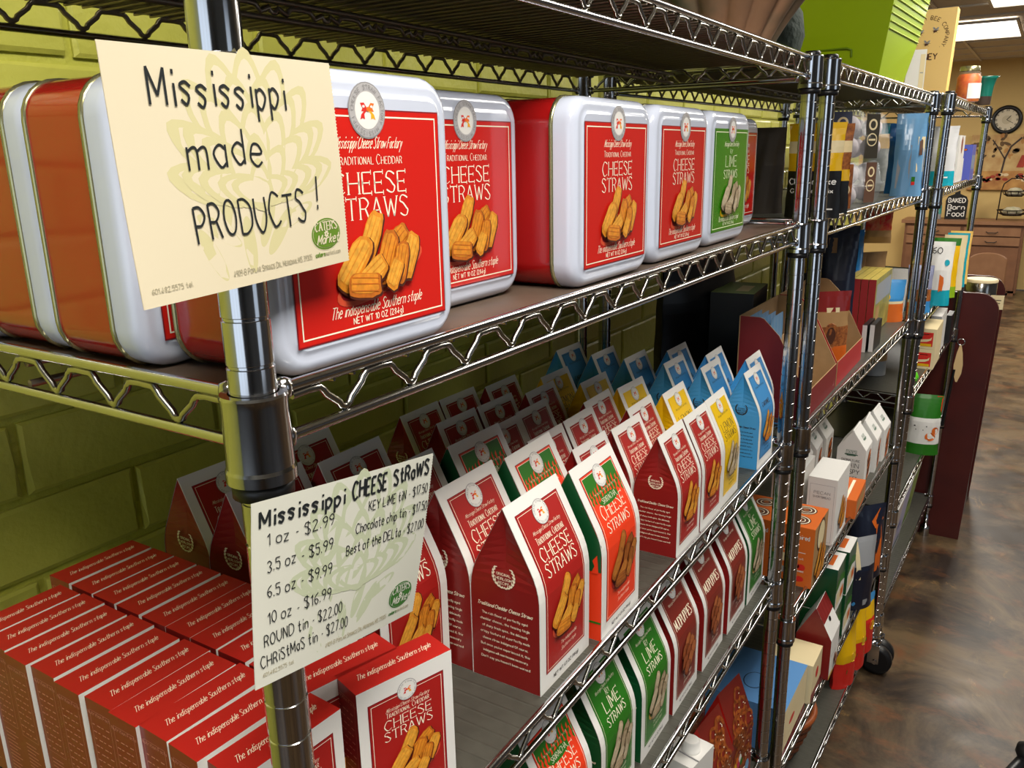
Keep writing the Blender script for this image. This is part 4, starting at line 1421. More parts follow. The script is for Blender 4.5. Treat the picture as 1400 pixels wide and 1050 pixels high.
# ------------------------------------------------------------------ middle rack, second shelf
ZA = 1.5936
pouch('cake_mix_bag', 'dark bag standing alone behind the right end of the tins', 'snack bag', -.135, 1.42, ZA, .075, .04, .165, HP + .3, [(1, mat('dark_pouch', (52, 44, 34), .5))], seed=3)
pouch('cake_mix_bag', 'yellow and black cake mix bag with cream tie band, nearest beside the post', 'snack bag', -.020, 1.335, ZA, .10, .045, .168, HP,
      [(.52, BLK), (.66, YELD), (.80, CREAMB), (1, YELD)], [('t', 'Cheesecake', .5, .36, .06, WHITE, .86, .2), ('t', 'Gourmet Mix', .5, .27, .042, WHITE, .8, .2), ('r', .2, .72, .8, .735, INK), ('r', .62, .09, .9, .105, WHITE)], 'cake mix bags', seed=5)
pouch('cake_mix_bag', 'brown and black cake mix bag directly behind the yellow cake mix bag', 'snack bag', -.018, 1.435, ZA, .085, .04, .168, HP,
      [(.40, BLK), (.52, YELD), (.66, COOKIE), (.80, CREAMB), (1, COOKIE)], [('r', .5, .3, .8, .32, WHITE), ('r', .2, .58, .8, .6, INK)], 'cake mix bags', seed=6)
BALL = mat('powdered_cookie', (186, 178, 182), 0.8, bump=(120, .5, .002))


def clamshell(lab, x, y, z, w, d, h, rz, lm, tm):
    t = thing('clamshell_pack', lab, 'plastic pack', (x, y, z), rz, 'clear clamshell packs')
    m = MB()
    rings = []
    for zz, g in ((0, -.006), (h * .06, 0), (h * .42, .004), (h * .44, .009), (h * .48, .009), (h * .50, .003), (h * .94, -.004), (h, -.012)):
        rings.append([(p[0] * (d / w), p[1], zz) for p in [(a, b_) for a, b_ in rrect(w + 2 * g, w + 2 * g, .016, 0, 4)]])
    m.loft(rings, CLEAR)
    link('shell', m, t)
    F = Flat()
    F.rect(-w * .16, h * .02, w * .16, h * .96, lm, 1, 6)
    F.ell(0, h * .74, w * .10, h * .12, CREAMB, 2)
    F.ell(0, h * .74, w * .06, h * .08, lm, 3)
    F.ell(0, h * .42, w * .12, h * .14, tm, 2)
    F.ell(0, h * .42, w * .10, h * .115, lm, 3)
    F.rect(-w * .08, h * .40, w * .08, h * .44, tm, 4)
    me = F.mesh('wrap_label', lambda u, v, n: (d / 2 + .010 + n, u, v))
    link('wrap_label', me, t)
    R = Matrix.Rotation(rz, 3, 'Z')
    me = BALLM
    for k in range(2):
        for i in range(2):
            for j in range(2):
                p = R @ Vector(((i - .5) * d * .50, (j - .5) * w * .50, 0))
                o = link('round_cookie', me, None, (x + p.x, y + p.y, z + .0245 + k * .042 + .001))
                tag(o, 'powdered round cookie, %s %s %s, inside the %s' % (('lower', 'upper')[k], ('back', 'front')[i], ('left', 'right')[j], lab.split(',')[1].strip().replace('of four', 'clamshell')), 'cookie', 'powdered cookies in the clamshell packs')


bb = MB(); bb.lathe([(.0225 * math.sin(PI * i / 8), -.0225 * math.cos(PI * i / 8)) for i in range(9)], BALL, 12); BALLM = bb.mesh('round_cookie')
BRN = mat('brown_wrap_label', (96, 66, 50), .5)
clamshell('clear clamshell with tan wrap label, lower left of four', -.050, 1.580, ZA + .001, .118, .100, .094, -.75, COOKIE, CREAMB)
clamshell('clear clamshell with brown wrap label, lower right of four', -.050, 1.800, ZA + .001, .118, .100, .094, -.45, BRN, CREAMB)
clamshell('clear clamshell with dark blue wrap label, upper left of four', -.056, 1.600, ZA + .098, .118, .100, .100, -.95, mat('slate_wrap_label', (70, 76, 100), .5), GREYL)
clamshell('clear clamshell with black and gold wrap label, upper right of four', -.045, 1.790, ZA + .098, .118, .100, .100, -.65, mat('olive_wrap_label', (56, 50, 38), .5), CREAMB)
pouch('snack_pouch', 'tall light blue pouch with a clear silver panel, right of the clamshells', 'pouch', .034, 2.12, ZA, .075, .04, .205, -1.25, [(1, LBLUE)],
      [('r', .10, .10, .52, .62, GREYP), ('r', .72, .3, .98, .72, CREAMB), ('r', .78, .5, .9, .7, BRN, 2), ('r', .60, .18, .72, .24, GREEN), ('r', .60, .14, .72, .18, OR2)], 'pouches on the second shelf', seed=4)
pouch('snack_pouch', 'dark blue pouch with white letters behind the light blue pouch', 'pouch', .008, 2.27, ZA, .10, .05, .185, -1.1, [(1, mat('deep_blue_pouch', (24, 92, 150), .3, coat=.3))],
      [('r', .2, .74, .8, .90, NAVY), ('e', .35, .60, .16, .05, WHITE), ('e', .62, .5, .2, .06, WHITE), ('e', .4, .36, .2, .06, WHITE), ('r', .25, .2, .75, .24, WHITE)], 'pouches on the second shelf', seed=8)
for jx, jy, wh in ((-.125, 1.98, 'left'), (-.075, 2.33, 'right')):
    t = thing('candy_jar', 'clear jar with teal lid at the back of the second shelf, %s one' % wh, 'jar', (jx, jy, ZA), 0, 'teal lidded jars')
    m = MB(); m.lathe([(.038, 0), (.042, .006), (.042, .150), (.036, .165)], CLEAR, 20, cap0=True); link('jar_body', m, t)
    m = MB(); m.lathe([(.037, .004), (.0385, .120)], mat('white_candy', (214, 214, 208), .7, noise=(60, .3, (160, 160, 150))), 20, cap0=True, cap1=True); link('contents', m, t)
    m = MB(); m.lathe([(.040, .160), (.040, .186), (.037, .188)], TEAL, 24, cap1=True); link('lid', m, t)

# ------------------------------------------------------------------ middle rack, third shelf
ZB = 1.2126


def tray(lab, y0, y1, xb, xf, mt):
    t = thing('display_tray', lab, 'display box', (0, (y0 + y1) / 2, ZB), 0, 'cut-away card display trays')
    w = y1 - y0
    prof = [(xb, 0), (xf, 0), (xf, .055), (xf - .006, .066), (-.050, .162), (-.080, .192), (-.088, .195), (xb, .195)]
    for s_ in (-1, 1):
        m = MB()
        n = len(prof)
        y = s_ * w / 2
        vs = [(a, y - s_ * .0022, z) for a, z in prof] + [(a, y, z) for a, z in prof]
        m.add(vs, [tuple(range(n))], CARD)
        m.add(vs, [tuple(range(n, 2 * n))], mt)
        m.add(vs, [(i, (i + 1) % n, n + (i + 1) % n, n + i) for i in range(n)], CARD)
        link('side_panel', m, t)
    m = MB()
    m.box((xf + .0008, 0, .0275), (.0022, w, .055), CARD, mats={'+x': mt})
    link('front_lip', m, t)
    m = MB(); m.box((xb - .001, 0, .0975), (.002, w, .195), CARD, mats={'-x': mt}); link('back_panel', m, t)
    m = MB(); m.box(((xb + xf) / 2, 0, .001), (xf - xb, w - .005, .002), CARD); link('base', m, t)
    return t


TRM = mat('tray_dark_red_card', (128, 32, 34), 0.5)
TRM2 = mat('tray_red_card', (176, 44, 46), 0.5)
tray('cut-away dark red display tray with blue packets, beside the rack posts', 1.283, 1.555, -.126, .006, TRM)
tray('cut-away red display tray with pretzel pouch, next to the stacked books', 1.566, 1.850, -.126, .006, TRM2)
for i in range(4):
    pouch('flat_packet', 'light blue flat packet in the dark red tray, %s of four from the front' % ['first', 'second', 'third', 'last'][i], 'packet', -.070 - i * .014, 1.335, ZB + .0025, .085, .010, .19 - .0 * i, .0, [(1, LBLUE)],
          [('r', .2, .6, .8, .62, WHITE)], 'blue packets in the tray', seed=i + 20, flat_base=False)
m = MB(); m.box((0, 0, .07), (.0022, .255, .14), CARD)
o = link('card_divider', m, None, (-.055, 1.42, ZB + .0025), (0, -.12, 0)); tag(o, 'plain brown card divider standing in the dark red tray', 'card')
pouch('pretzel_pouch', 'slim red and brown pretzel pouch standing in the red tray', 'pouch', -.045, 1.70, ZB + .0025, .10, .03, .185, -.9, [(.3, ORG), (.55, COOKIE), (.78, KRAFT), (1, BAGRED)],
      [('e', .5, .45, .2, .3, COOKIE), ('e', .5, .45, .12, .2, DARKB, 3), ('r', .3, .74, .7, .80, CREAMB)], seed=9)
for i, (x_, c) in enumerate(((-.010, 0), (-.030, 0), (-.050, 0), (-.070, 0))):
    t = pack('gift_book', 'red spined book with yellow-green cover, %s of four standing together' % ['front', 'second', 'third', 'rear'][i], 'book', x_, 2.235, ZB + .004, .27, .0185, .158, 0, m=TRM2,
             mats={'+x': mat('mossy_yellow_cover', (170, 160, 82), .45, noise=(25, .2, (118, 116, 60))), '+z': mat('yellow_cover', (196, 176, 84), .5, noise=(20, .2, (160, 140, 70)))},
             front=[('r', .06, .55, .94, .9, GREYP), ('r', .1, .1, .3, .5, KRAFT)] if i == 0 else None, group='red spined books on the third shelf')
for i, x_ in enumerate((.010, .026)):
    pack('small_black_book', 'small black book with white page edge, %s of two before the red books' % ['left', 'right'][i], 'book', x_ - .006, 1.985 + i * .012, ZB, .11, .011, .070, 0, m=BLK, mats={'-y': WHITE}, group='small black books')
pouch('black_coffee_bag', 'black glossy bag with blue edge leaning behind the book stack', 'pouch', -.088, 1.945, ZB + .001, .105, .05, .315, -1.35, [(1, NAVY)], [('r', .0, .0, .07, 1, BLUE), ('t', 'GF', .35, .35, .06, GREYL, .25), ('r', .3, .78, .5, .9, KRAFT)], 'bags behind the books', seed=11, lean=-.05)
pouch('blue_snack_bag', 'bright blue bag with magenta flash behind the black glossy bag', 'pouch', -.125, 2.225, ZB + .001, .19, .05, .275, -.55, [(.55, mat('steel_blue_bag', (58, 110, 140), .3, coat=.3)), (1, mat('bright_blue_bag', (30, 110, 180), .3, coat=.3))],
      [('r', .15, .72, .6, .80, WHITE), ('r', .2, .64, .5, .70, PINK), ('r', .1, .55, .7, .58, YELD)], 'bags behind the books', seed=12, lean=-.05)
pouch('yellow_snack_bag', 'yellow and black bag at the back, above the red books', 'pouch', -.190, 2.36, ZB + .001, .17, .05, .275, -1.1, [(.5, BLK), (1, YELD)], [('r', .2, .3, .8, .42, WHITE)], 'bags behind the books', seed=13, lean=-.05)
pouch('yellow_snack_bag', 'plain yellow bag seen between the two posts above the trays', 'pouch', -.235, 1.62, ZB + .001, .12, .05, .20, -.7, [(1, YELD)], (), 'bags behind the books', seed=14)
pouch('blue_orange_bag', 'blue bag with an orange lower part right of the yellow book', 'pouch', -.020, 2.385, ZB, .10, .05, .125, -1.2, [(.42, ORG), (.48, CREAMB), (1, BLUE)], [('p', [(.45, .6), (.5, .75), (.55, .6), (.5, .5)], YELD)], seed=15)
for i, (x_, y_) in enumerate(((-.16, 2.56), (-.11, 2.62), (-.20, 2.72))):
    pouch('kraft_bag', 'brown kraft paper bag in the dark, %s of three behind the far posts' % ['left', 'middle', 'rear'][i], 'paper bag', x_, y_, 1.2056, .11, .05, .185, -.8, [(1, KRAFT)], [('r', .3, .3, .7, .6, GREYP)], 'kraft bags', seed=16 + i)
# hanging packet strip above
pouch('candy_packet', 'clear packet with red and orange sweets hanging under the second shelf', 'packet', -.055, 2.34, ZB + .235, .075, .02, .10, -1.2, [(.4, KRAFT), (1, mat('orange_sweets', (214, 120, 70), .4, noise=(50, .1, (200, 40, 30))))], [('r', .5, .55, .9, .8, OR2)], seed=19, flat_base=False)

# ------------------------------------------------------------------ middle rack, fourth shelf
ZC = .8086


def paper_bag(lab, x, yc, z, rz=0.0):
    """white bakery bag with folded gable"""
    W, D, Hh = .098, .076, .150
    t = thing('cookie_bag', lab, 'cookie bag', (x, yc, z), rz, 'white bakery cookie bags')
    m = MB()
    zf = .098
    for sg in (-1, 1):
        y = sg * W / 2
        m.add([(D / 2, y, 0), (D / 2, y, zf), (.001, y * .96, Hh), (-.001, y * .96, Hh), (-D / 2, y, zf), (-D / 2, y, 0)], [(0, 1, 2, 3, 4, 5)], WHITE)
    for sg in (-1, 1):
        m.add([(sg * D / 2, -W / 2, 0), (sg * D / 2, W / 2, 0), (sg * D / 2, W / 2, zf), (sg * D / 2, -W / 2, zf), (sg * .001, W * .48, Hh), (sg * .001, -W * .48, Hh)], [(0, 1, 2, 3), (3, 2, 4, 5)], WHITE)
    m.add([(D / 2, -W / 2, 0), (D / 2, W / 2, 0), (-D / 2, W / 2, 0), (-D / 2, -W / 2, 0)], [(0, 1, 2, 3)], WHITE)
    m.tube([(0, -W * .50, Hh), (0, W * .50, Hh)], .0035, WHITE, 8)
    link('body', m, t)
    S = Flat()

    def badge(F, cv, s_):
        F.rect(-s_ * 1.0, cv, s_ * 1.0, cv + s_ * .8, TGREEN, 2)
        F.rect(-s_ * .92, cv + s_ * .06, s_ * .92, cv + s_ * .74, WHITE, 3)
        F.text("TATE'S", 0, cv + s_ * .18, s_ * .42, TGREEN, 4, w=s_ * .07, fit=s_ * 1.6, k=2, serif=True)
        F.rect(-s_ * 1.25, cv - s_ * .22, s_ * 1.25, cv - s_ * .05, TGREEN, 2)
        F.rect(-s_ * .85, cv - s_ * .40, s_ * .85, cv - s_ * .26, TGREEN, 2)
    badge(S, .084, .014)
    S.text("SIGNATURE", 0, .062, .0065, INK, 2, w=.0009, fit=.050, k=1, nib=.35)
    S.text("THIN", 0, .044, .0135, INK, 2, w=.0012, fit=.044, k=1)
    S.text("CRISPY", 0, .026, .0125, INK, 2, w=.0016, fit=.050, k=2)
    S.text("COOKIES", 0, .012, .006, INK, 2, w=.0009, fit=.04, k=1)
    link('side_print', S.mesh('side_print', lambda u, v, n: (u, -W / 2 - n - .0002, v)), t)
    F = Flat()
    rng = random.Random(int(yc * 100))
    for i in range(5):
        F.ell(W * .12 + rng.uniform(-.006, .006), .012 + i * .014, W * .26, .012, COOKIE, 2 + i, rot=.5)
        F.ell(W * .12, .013 + i * .014, W * .20, .0075, DARKB if i % 2 else ORG, 3 + i, rot=.5)
    link('front_print', F.mesh('front_print', lambda u, v, n: (D / 2 + n + .0002, u, v)), t)
    F = Flat()
    L2 = math.hypot(D / 2, Hh - zf)
    badge(F, L2 * .42, .014)
    link('roof_print', F.mesh('roof_print', lambda u, v, n: (D / 2 - (D / 2) * v / L2 + .0004 + n, u, zf + (Hh - zf) * v / L2 + .0004 + n)), t)


paper_bag('white bakery cookie bag with green badge, nearest in the front row', -.024, 2.100, ZC)
paper_bag('white bakery cookie bag, second in the front row', -.014, 2.205, ZC, .04)
paper_bag('white bakery cookie bag, third in the front row by the post', -.008, 2.312, ZC, -.03)
paper_bag('white bakery cookie bag, nearest in the shaded back row', -.150, 1.930, ZC)
paper_bag('white bakery cookie bag, middle of the shaded back row', -.145, 2.040, ZC, .05)
paper_bag('white bakery cookie bag, last in the shaded back row', -.140, 2.150, ZC)
WPR = [('f', .08, .04, .92, .90, GREYL), ('t', 'PECAN', .5, .76, .04, GREYL, .55), ('t', 'SHORTBREAD', .5, .70, .03, GREYL, .6)]
pack('tall_white_box', 'tall white box printed PECAN beside the orange round-seal box', 'box', .022, 1.690, ZC, .145, .066, .166, 0, m=WHITE, side=WPR, front=[('food', .3, .1, .5, .5, 'cheddar')], group='tall white boxes')
pack('tall_white_box', 'tall white box in the shade behind the orange boxes', 'box', -.062, 1.690, ZC, .145, .066, .166, 0, m=WHITE, side=WPR, group='tall white boxes')
OSEAL = []
for cx_ in (.28, .74):
    OSEAL += [('e', cx_, .5, .19, .19, DARKB, 2), ('e', cx_, .5, .17, .17, CREAM, 3), ('e', cx_, .5, .15, .15, DARKB, 4), ('e', cx_, .5, .10, .10, CREAM, 5), ('e', cx_, .5, .085, .085, DARKB, 6), ('e', cx_, .5, .05, .05, COOKIE, 7)]
OSIDE = [('t', 'Fruit Inspired', .5, .80, .07, WHITE, .75, .16), ('r', .2, .57, .8, .58, WHITE), ('t', 'Fruit', .66, .46, .035, WHITE, .2), ('e', .25, .45, .14, .12, CREAMB),
         ('e', .55, .34, .12, .10, OR2), ('e', .38, .36, .10, .09, OR2), ('e', .72, .33, .10, .09, OR2), ('e', .2, .24, .13, .10, GREYP), ('t', 'Cheese', .66, .25, .035, WHITE, .25), ('e', .5, .12, .12, .08, OR2), ('e', .68, .13, .12, .08, OR2), ('r', .15, .02, .6, .03, CREAM)]
for i, (x_, y_, wh) in enumerate(((.026, 1.450, 'front orange box with round brown seals, standing on the shelf corner'), (-.062, 1.450, 'orange box with round seals behind the front orange box'))):
    pack('orange_snack_box', wh, 'snack box', x_, y_, ZC, .125, .082, .138, 0, m=ORG, mats={'+x': KRAFT}, side=OSIDE,
         top=[(p[0], p[1], p[2] * 1.0, p[3], p[4], p[5], p[6]) for p in OSEAL], front=[('e', .5, .75, .3, .3, DARKB, 2), ('e', .5, .75, .25, .25, CREAMB, 3), ('food', .1, .05, .8, .5, 'cheddar')], group='orange snack boxes')
pack('orange_snack_box', 'low orange box lying beyond the tall white box', 'snack box', .036, 1.880, ZC, .16, .05, .050, .03, m=ORG, top=[('r', .06, .45, .9, .6, CREAM)], front=[('r', .1, .2, .9, .8, KRAFT)], group='orange snack boxes')

# canisters on the far rack's fourth shelf
for i, (x_, y_) in enumerate(((-.150, 2.62), (-.085, 2.70))):
    t = thing('grey_canister', 'grey and kraft banded canister, %s of two in the dark beyond the posts' % ['left', 'right'][i], 'canister', (x_, y_, .9636), 0, 'grey canisters')
    m = MB(); m.lathe([(.038, 0), (.042, .004)], BLACKP, 24, cap0=True); m.lathe([(.042, .004), (.042, .055)], GREYP, 24); m.lathe([(.0425, .055), (.0425, .075)], KRAFT, 24); m.lathe([(.042, .075), (.042, .10), (.036, .115), (.012, .125)], BLACKP, 24, cap1=True)
    link('body', m, t)

# ------------------------------------------------------------------ middle rack, fifth shelf
ZD = .4336
pack('blue_gift_box', 'square blue box with dark oval on its lid, lower shelf behind the posts', 'box', .012, 1.405, ZD, .20, .18, .115, 0, m=mat('mid_blue_card', (92, 146, 204), .45), mats={'+x': CREAMB},
     top=[('e', .4, .5, .16, .12, NAVY, 2), ('e', .4, .5, .15, .11, mat('mid_blue_card', (92, 146, 204), .45), 3)], front=[('r', .05, .08, .75, .8, CREAMB), ('e', .35, .5, .12, .04, OR2), ('r', .0, 0, 1, .12, BAGRED)])
pack('cream_gift_box', 'cream box with red base right of the blue lower box', 'box', .022, 1.570, ZD, .10, .11, .105, 0, m=CREAMB, front=[('r', 0, 0, 1, .25, BAGRED), ('e', .5, .6, .14, .14, OR2)])
t = thing('red_gable_box', 'red striped gable box with a pretzel picture on white, lower shelf', 'snack box', (-.005, 1.690, ZD), 0)
W, D, Hh = .10, .085, .19
m = MB()
for sg in (-1, 1):
    m.add([(D / 2, sg * W / 2, 0), (D / 2, sg * W / 2, .11), (0, sg * W / 2, Hh), (-D / 2, sg * W / 2, .11), (-D / 2, sg * W / 2, 0)], [(0, 1, 2, 3, 4)], BAGRED)
    m.add([(sg * D / 2, -W / 2, 0), (sg * D / 2, W / 2, 0), (sg * D / 2, W / 2, .11), (sg * D / 2, -W / 2, .11)], [(0, 1, 2, 3)], WHITE)
    m.add([(sg * D / 2, -W / 2, .11), (sg * D / 2, W / 2, .11), (0, W / 2, Hh), (0, -W / 2, Hh)], [(0, 1, 2, 3)], WHITE)
link('body', m, t)
F = deco([('food', .45, .12, .4, .3, 'mud'), ('r', .15, .52, .6, .535, GREYL), ('r', .0, 0, .5, .08, YELD)], W, .11)
link('front_print', F.mesh('front_print', lambda u, v, n: (D / 2 + n + .0002, u, v)), t)
F = Flat()
for i in range(10):
    F.rect(-W / 2 + i * W / 10, .045, -W / 2 + (i + 1) * W / 10, .089, (BAGRED, TRM)[i % 2], 1)
F.ell(0, .038, .008, .006, BLACKP, 3)
link('roof_print', F.mesh('roof_print', lambda u, v, n: (D / 2 - D / 2 * v / .0906 + .0004 + n, u, .11 + .08 * v / .0906 + .0004 + n)), t)
GP = [('r', .0, .62, 1, 1, DGREEN), ('p', [(0, .62), (.5, .75), (1, .6), (1, .45), (.5, .55), (0, .45)], GREEN, 3), ('r', .1, .1, .8, .4, CREAMB), ('r', .55, .15, .9, .35, ORG, 2)]
gi = 0
for (x_, y_, z_) in ((.020, 1.800, 0), (.026, 1.915, 0), (.020, 1.800, .126), (.026, 1.915, .126), (.016, 1.800, .252 - .05)):
    if gi == 4:
        break
    pack('green_white_carton', 'green and white carton, %s of the four stacked on the lower shelf' % ['lower left', 'lower right', 'upper left', 'upper right'][gi], 'carton', x_, y_, ZD + z_ + .0005 * (z_ > 0), .105, .085, .124, 0, m=DGREEN, mats={'+x': WHITE, '+z': WHITE},
         front=GP, top=[('r', .2, .2, .8, .8, ORG)], group='green and white cartons')
    gi += 1
pouch('navy_pouch', 'navy blue and silver pouch with blue round mark, by the green cartons', 'pouch', .020, 2.050, ZD, .12, .06, .215, -.7, [(.62, NAVY), (1, GREYP)], [('r', .3, .45, .42, .95, CREAMB), ('e', .3, .10, .05, .05, BLUE), ('r', .55, .06, .7, .14, GREYP)], 'dark pouches', seed=31)
pouch('navy_pouch', 'black pouch with an orange strip, nearest to the far posts on the lower shelf', 'pouch', .010, 2.250, ZD, .13, .06, .235, -.7, [(1, NAVY)], [('r', .62, .1, .82, .75, ORG), ('r', .3, .35, .5, .5, GREYP), ('p', [(.5, .8), (.8, .95), (.9, .8), (.6, .7)], ORG)], 'dark pouches', seed=32)
pouch('dark_red_pouch', 'rust red pouch in the shade behind the navy pouches', 'pouch', -.085, 2.05, ZD, .13, .06, .25, -.5, [(1, mat('rust_pouch', (120, 40, 24), .5))], (), 'dark pouches', seed=33)

# ------------------------------------------------------------------ middle rack, lowest shelf
ZE = .1786
for i, (x_, y_, b_) in enumerate(((.012, 2.035, [(.45, OR2), (.8, YELD), (1, YELD)]), (.022, 2.140, [(.5, OR2), (1, YELD)]), (.028, 2.245, [(.6, OR2), (.85, YELD), (1, BLUE)]))):
    pouch('yellow_red_pouch', 'yellow and red snack pouch on the lowest shelf, %s of three' % ['nearest', 'middle', 'farthest with a blue top'][i], 'pouch', x_, y_, ZE, .105, .05, .19, -.35, b_, [('r', .3, .25, .7, .32, GREEN), ('e', .6, .5, .15, .15, YELD)], 'yellow and red pouches', seed=40 + i)
WIC = mat('wicker_brown', (110, 58, 30), 0.6, bump=(80, .6, .003))
t = thing('wicker_basket', 'round brown wicker basket on the lowest shelf of the middle rack', 'basket', (-.115, 1.66, ZE))
m = MB()
for k in range(9):
    r = .085 + .035 * k / 8
    z = .008 + k * .013
    m.tube([((r + .003 * math.sin(10 * a + k * PI)) * math.cos(a), (r + .003 * math.sin(10 * a + k * PI)) * math.sin(a), z) for a in [2 * PI * j / 40 for j in range(41)]], .0062, WIC, 6, False)
link('weave', m, t)['kind'] = 'stuff'
m = MB(); m.lathe([(.0, .004), (.083, .004)], WIC, 24); link('base', m, t)
m = MB(); m.tube([(.122 * math.cos(a), .122 * math.sin(a), .124) for a in [2 * PI * j / 40 for j in range(41)]], .009, mat('wicker_rim', (150, 76, 34), .45), 8, False); link('rim', m, t)

# ------------------------------------------------------------------ near rack, lowest visible shelf
ZF = Z5 - .0015
PZ = mat('pretzel_brown', (176, 92, 36), 0.45, noise=(120, .2, (100, 44, 16)))


def pretzel_box(lab, x, yc, rz):
    W, D, Hh = .088, .070, .205
    t = thing('pretzel_gable_box', lab, 'snack box', (x, yc, ZF), rz, 'pretzel gable boxes')
    m = MB()
    for sg in (-1, 1):
        m.add([(D / 2, sg * W / 2, 0), (D / 2, sg * W / 2, .12), (0, sg * W / 2, Hh), (-D / 2, sg * W / 2, .12), (-D / 2, sg * W / 2, 0)], [(0, 1, 2, 3, 4)], REDB)
        m.add([(sg * D / 2, -W / 2, 0), (sg * D / 2, W / 2, 0), (sg * D / 2, W / 2, .12), (sg * D / 2, -W / 2, .12)], [(0, 1, 2, 3)], BROWN)
        m.add([(sg * D / 2, -W / 2, .12), (sg * D / 2, W / 2, .12), (0, W / 2, Hh), (0, -W / 2, Hh)], [(0, 1, 2, 3)], BROWN)
    link('body', m, t)
    L2 = math.hypot(D / 2, Hh - .12)
    F = Flat()
    rng = random.Random(int(yc * 999))
    for i in range(26):
        cx_, cy_ = rng.uniform(-W * .32, W * .32), rng.uniform(.045, .112 + L2 * .80)
        r = rng.uniform(.011, .016)
        F.stroke([Vector((cx_ + r * math.cos(a) * (1 + .3 * math.sin(2 * a)), cy_ + r * math.sin(a))) for a in [i_ * .45 for i_ in range(14)]], .0058, PZ, 2 + i % 5)
        F.ell(cx_ + r * .5, cy_, .0018, .0012, CREAM, 7, n=6)
    for i in range(5):
        F.ell(-W * .3 + i * .006, .05 + (i % 2) * .01, .006, .009, (YELD, ORG, PINK, WHITE, GREEN)[i], 8, n=10)
    F.rect(-W * .35, .022, W * .2, .026, CREAM, 3)
    F.ell(W * .3, .022, .008, .014, LBLUE, 4)

    def M(u, v, n):
        if v < .12:
            return (D / 2 + n + .0002, u, v)
        s_ = min(1, (v - .12) / L2)
        return (D / 2 * (1 - s_) + n + .0003, u, .12 + (Hh - .12) * s_ + n)
    link('front_print', F.mesh('front_print', M), t)


pretzel_box('red gable box with pretzel picture, nearest the rack post on the low shelf', -.050, 1.085, -.15)
pretzel_box('red gable box with pretzel picture, in front beside the capped carton', -.052, .975, -.10)
pretzel_box('red gable box with pretzel picture, back left in the shade', -.140, .985, -.1)
pretzel_box('red gable box with pretzel picture, back right in the shade', -.145, 1.085, -.1)
t = thing('drink_carton', 'off-white drink carton with round screw cap at the bottom edge', 'carton', (-.058, .868, ZF), -.15)
m = MB(); m.box((0, 0, .105), (.075, .075, .21), WHITE); link('body', m, t)
m = MB(); m.lathe([(.0165, .21), (.0165, .214), (.0145, .214), (.0145, .228), (.0125, .230)], WHITE, 24, (.012, .004, 0), cap1=True); link('screw_cap', m, t)
m = MB(); m.tube([(-.0375, -.012, .211), (.0375, -.016, .211)], .0012, GREYL, 6); link('seam', m, t)

# ------------------------------------------------------------------ far rack contents
pouch('white_teal_pouch', 'white pouch with a teal base on the far rack second shelf', 'pouch', .046, 2.74, 1.5956, .090, .045, .182, HP, [(.26, TEAL), (1, mat('grey_white_pouch', (206, 206, 208), .4))], [('r', .68, .13, .86, .155, WHITE)], seed=50)
pack('white_logo_box', 'white box with magenta round logos beside the white teal pouch', 'box', .083, 2.980, 1.5956, .20, .06, .155, 0, m=WHITE, side=[('e', .45, .78, .2, .2, PINK), ('r', .2, .50, .7, .6, PINK), ('r', .55, .2, .9, .42, BAGRED)], front=[('e', .5, .8, .14, .14, BAGRED)])
pack('violet_box', 'violet box nearest the end post of the far rack', 'box', .098, 3.320, 1.5956, .16, .045, .125, 0, m=VIO, side=[('r', .0, .0, .45, .62, WHITE), ('e', .5, .86, .14, .1, DARKB), ('e', .5, .86, .10, .06, ORG, 3)], front=[('r', .1, .3, .9, .7, LBLUE)])
pouch('clear_nut_bag', 'clear bag of nuts with a blue base, between the far posts and yellow pouch', 'pouch', .040, 2.62, 1.2056, .075, .05, .15, HP + .2, [(.28, BLUE), (.5, COOKIE), (1, mat('foil_lavender', (170, 174, 206), .25, .4))], (), seed=51)
pouch('white_teal_pouch', 'white pouch with orange giraffe print and teal base on the far third shelf', 'pouch', .074, 2.78, 1.2056, .085, .045, .21, HP, [(.24, TEAL), (1, WHITE)], [('t', '60', .4, .82, .09, INK, .35), ('e', .8, .68, .1, .12, TEAL), ('p', [(.6, .5), (.75, .45), (.8, .2), (.7, .25), (.6, .22)], ORG)], seed=52)
pouch('yellow_green_pouch', 'yellow pouch with green round marks on the far third shelf', 'pouch', .076, 2.965, 1.2056, .085, .045, .205, HP, [(.2, mat('leaf_green', (140, 180, 30), .4)), (.85, YELD), (1, GREEN)], [('e', .5, .74, .28, .22, CREAMB), ('e', .5, .5, .22, .16, GREEN), ('e', .5, .3, .18, .14, TEAL)], seed=53)
for i in range(3):
    pouch('thin_packet', 'thin %s packet at the end of the far third shelf' % ['cream and red', 'teal edged', 'gold'][i], 'packet', .088 + .002 * i, 3.14 + i * .085, 1.2056, .075, .022, .20, HP, [(1, (CREAMB, TEAL, HONS)[i])], [('r', .2, .3, .5, .9, (OR2, WHITE, OR1)[i])], seed=54 + i)
KB = [('r', .08, .12, .86, .82, OR2), ('p', [(.1, .42), (.7, .5), (.8, .6), (.78, .45), (.6, .36), (.1, .30)], CREAMB, 3), ('r', .1, .13, .8, .26, YELD, 3), ('r', .3, .70, .7, .73, CREAM)]
for i, z_ in enumerate((0, .072)):
    pack('knife_picture_box', 'cream and red box with a cheese knife picture, %s one of two' % ['lower', 'upper'][i], 'box', .052, 2.860, .9636 + z_, .068, .20, .071, HP, m=CREAMB, front=KB, group='cheese knife boxes')
pack('white_frame_box', 'tall white box with dark side standing beyond the knife boxes', 'box', .078, 3.18, .9636, .20, .035, .15, 0, m=WHITE, mats={'-y': GREYP})
pack('black_folder', 'black folder leaning beyond the tall white box', 'folder', .092, 3.40, .9636, .12, .02, .11, 0, m=BLK)
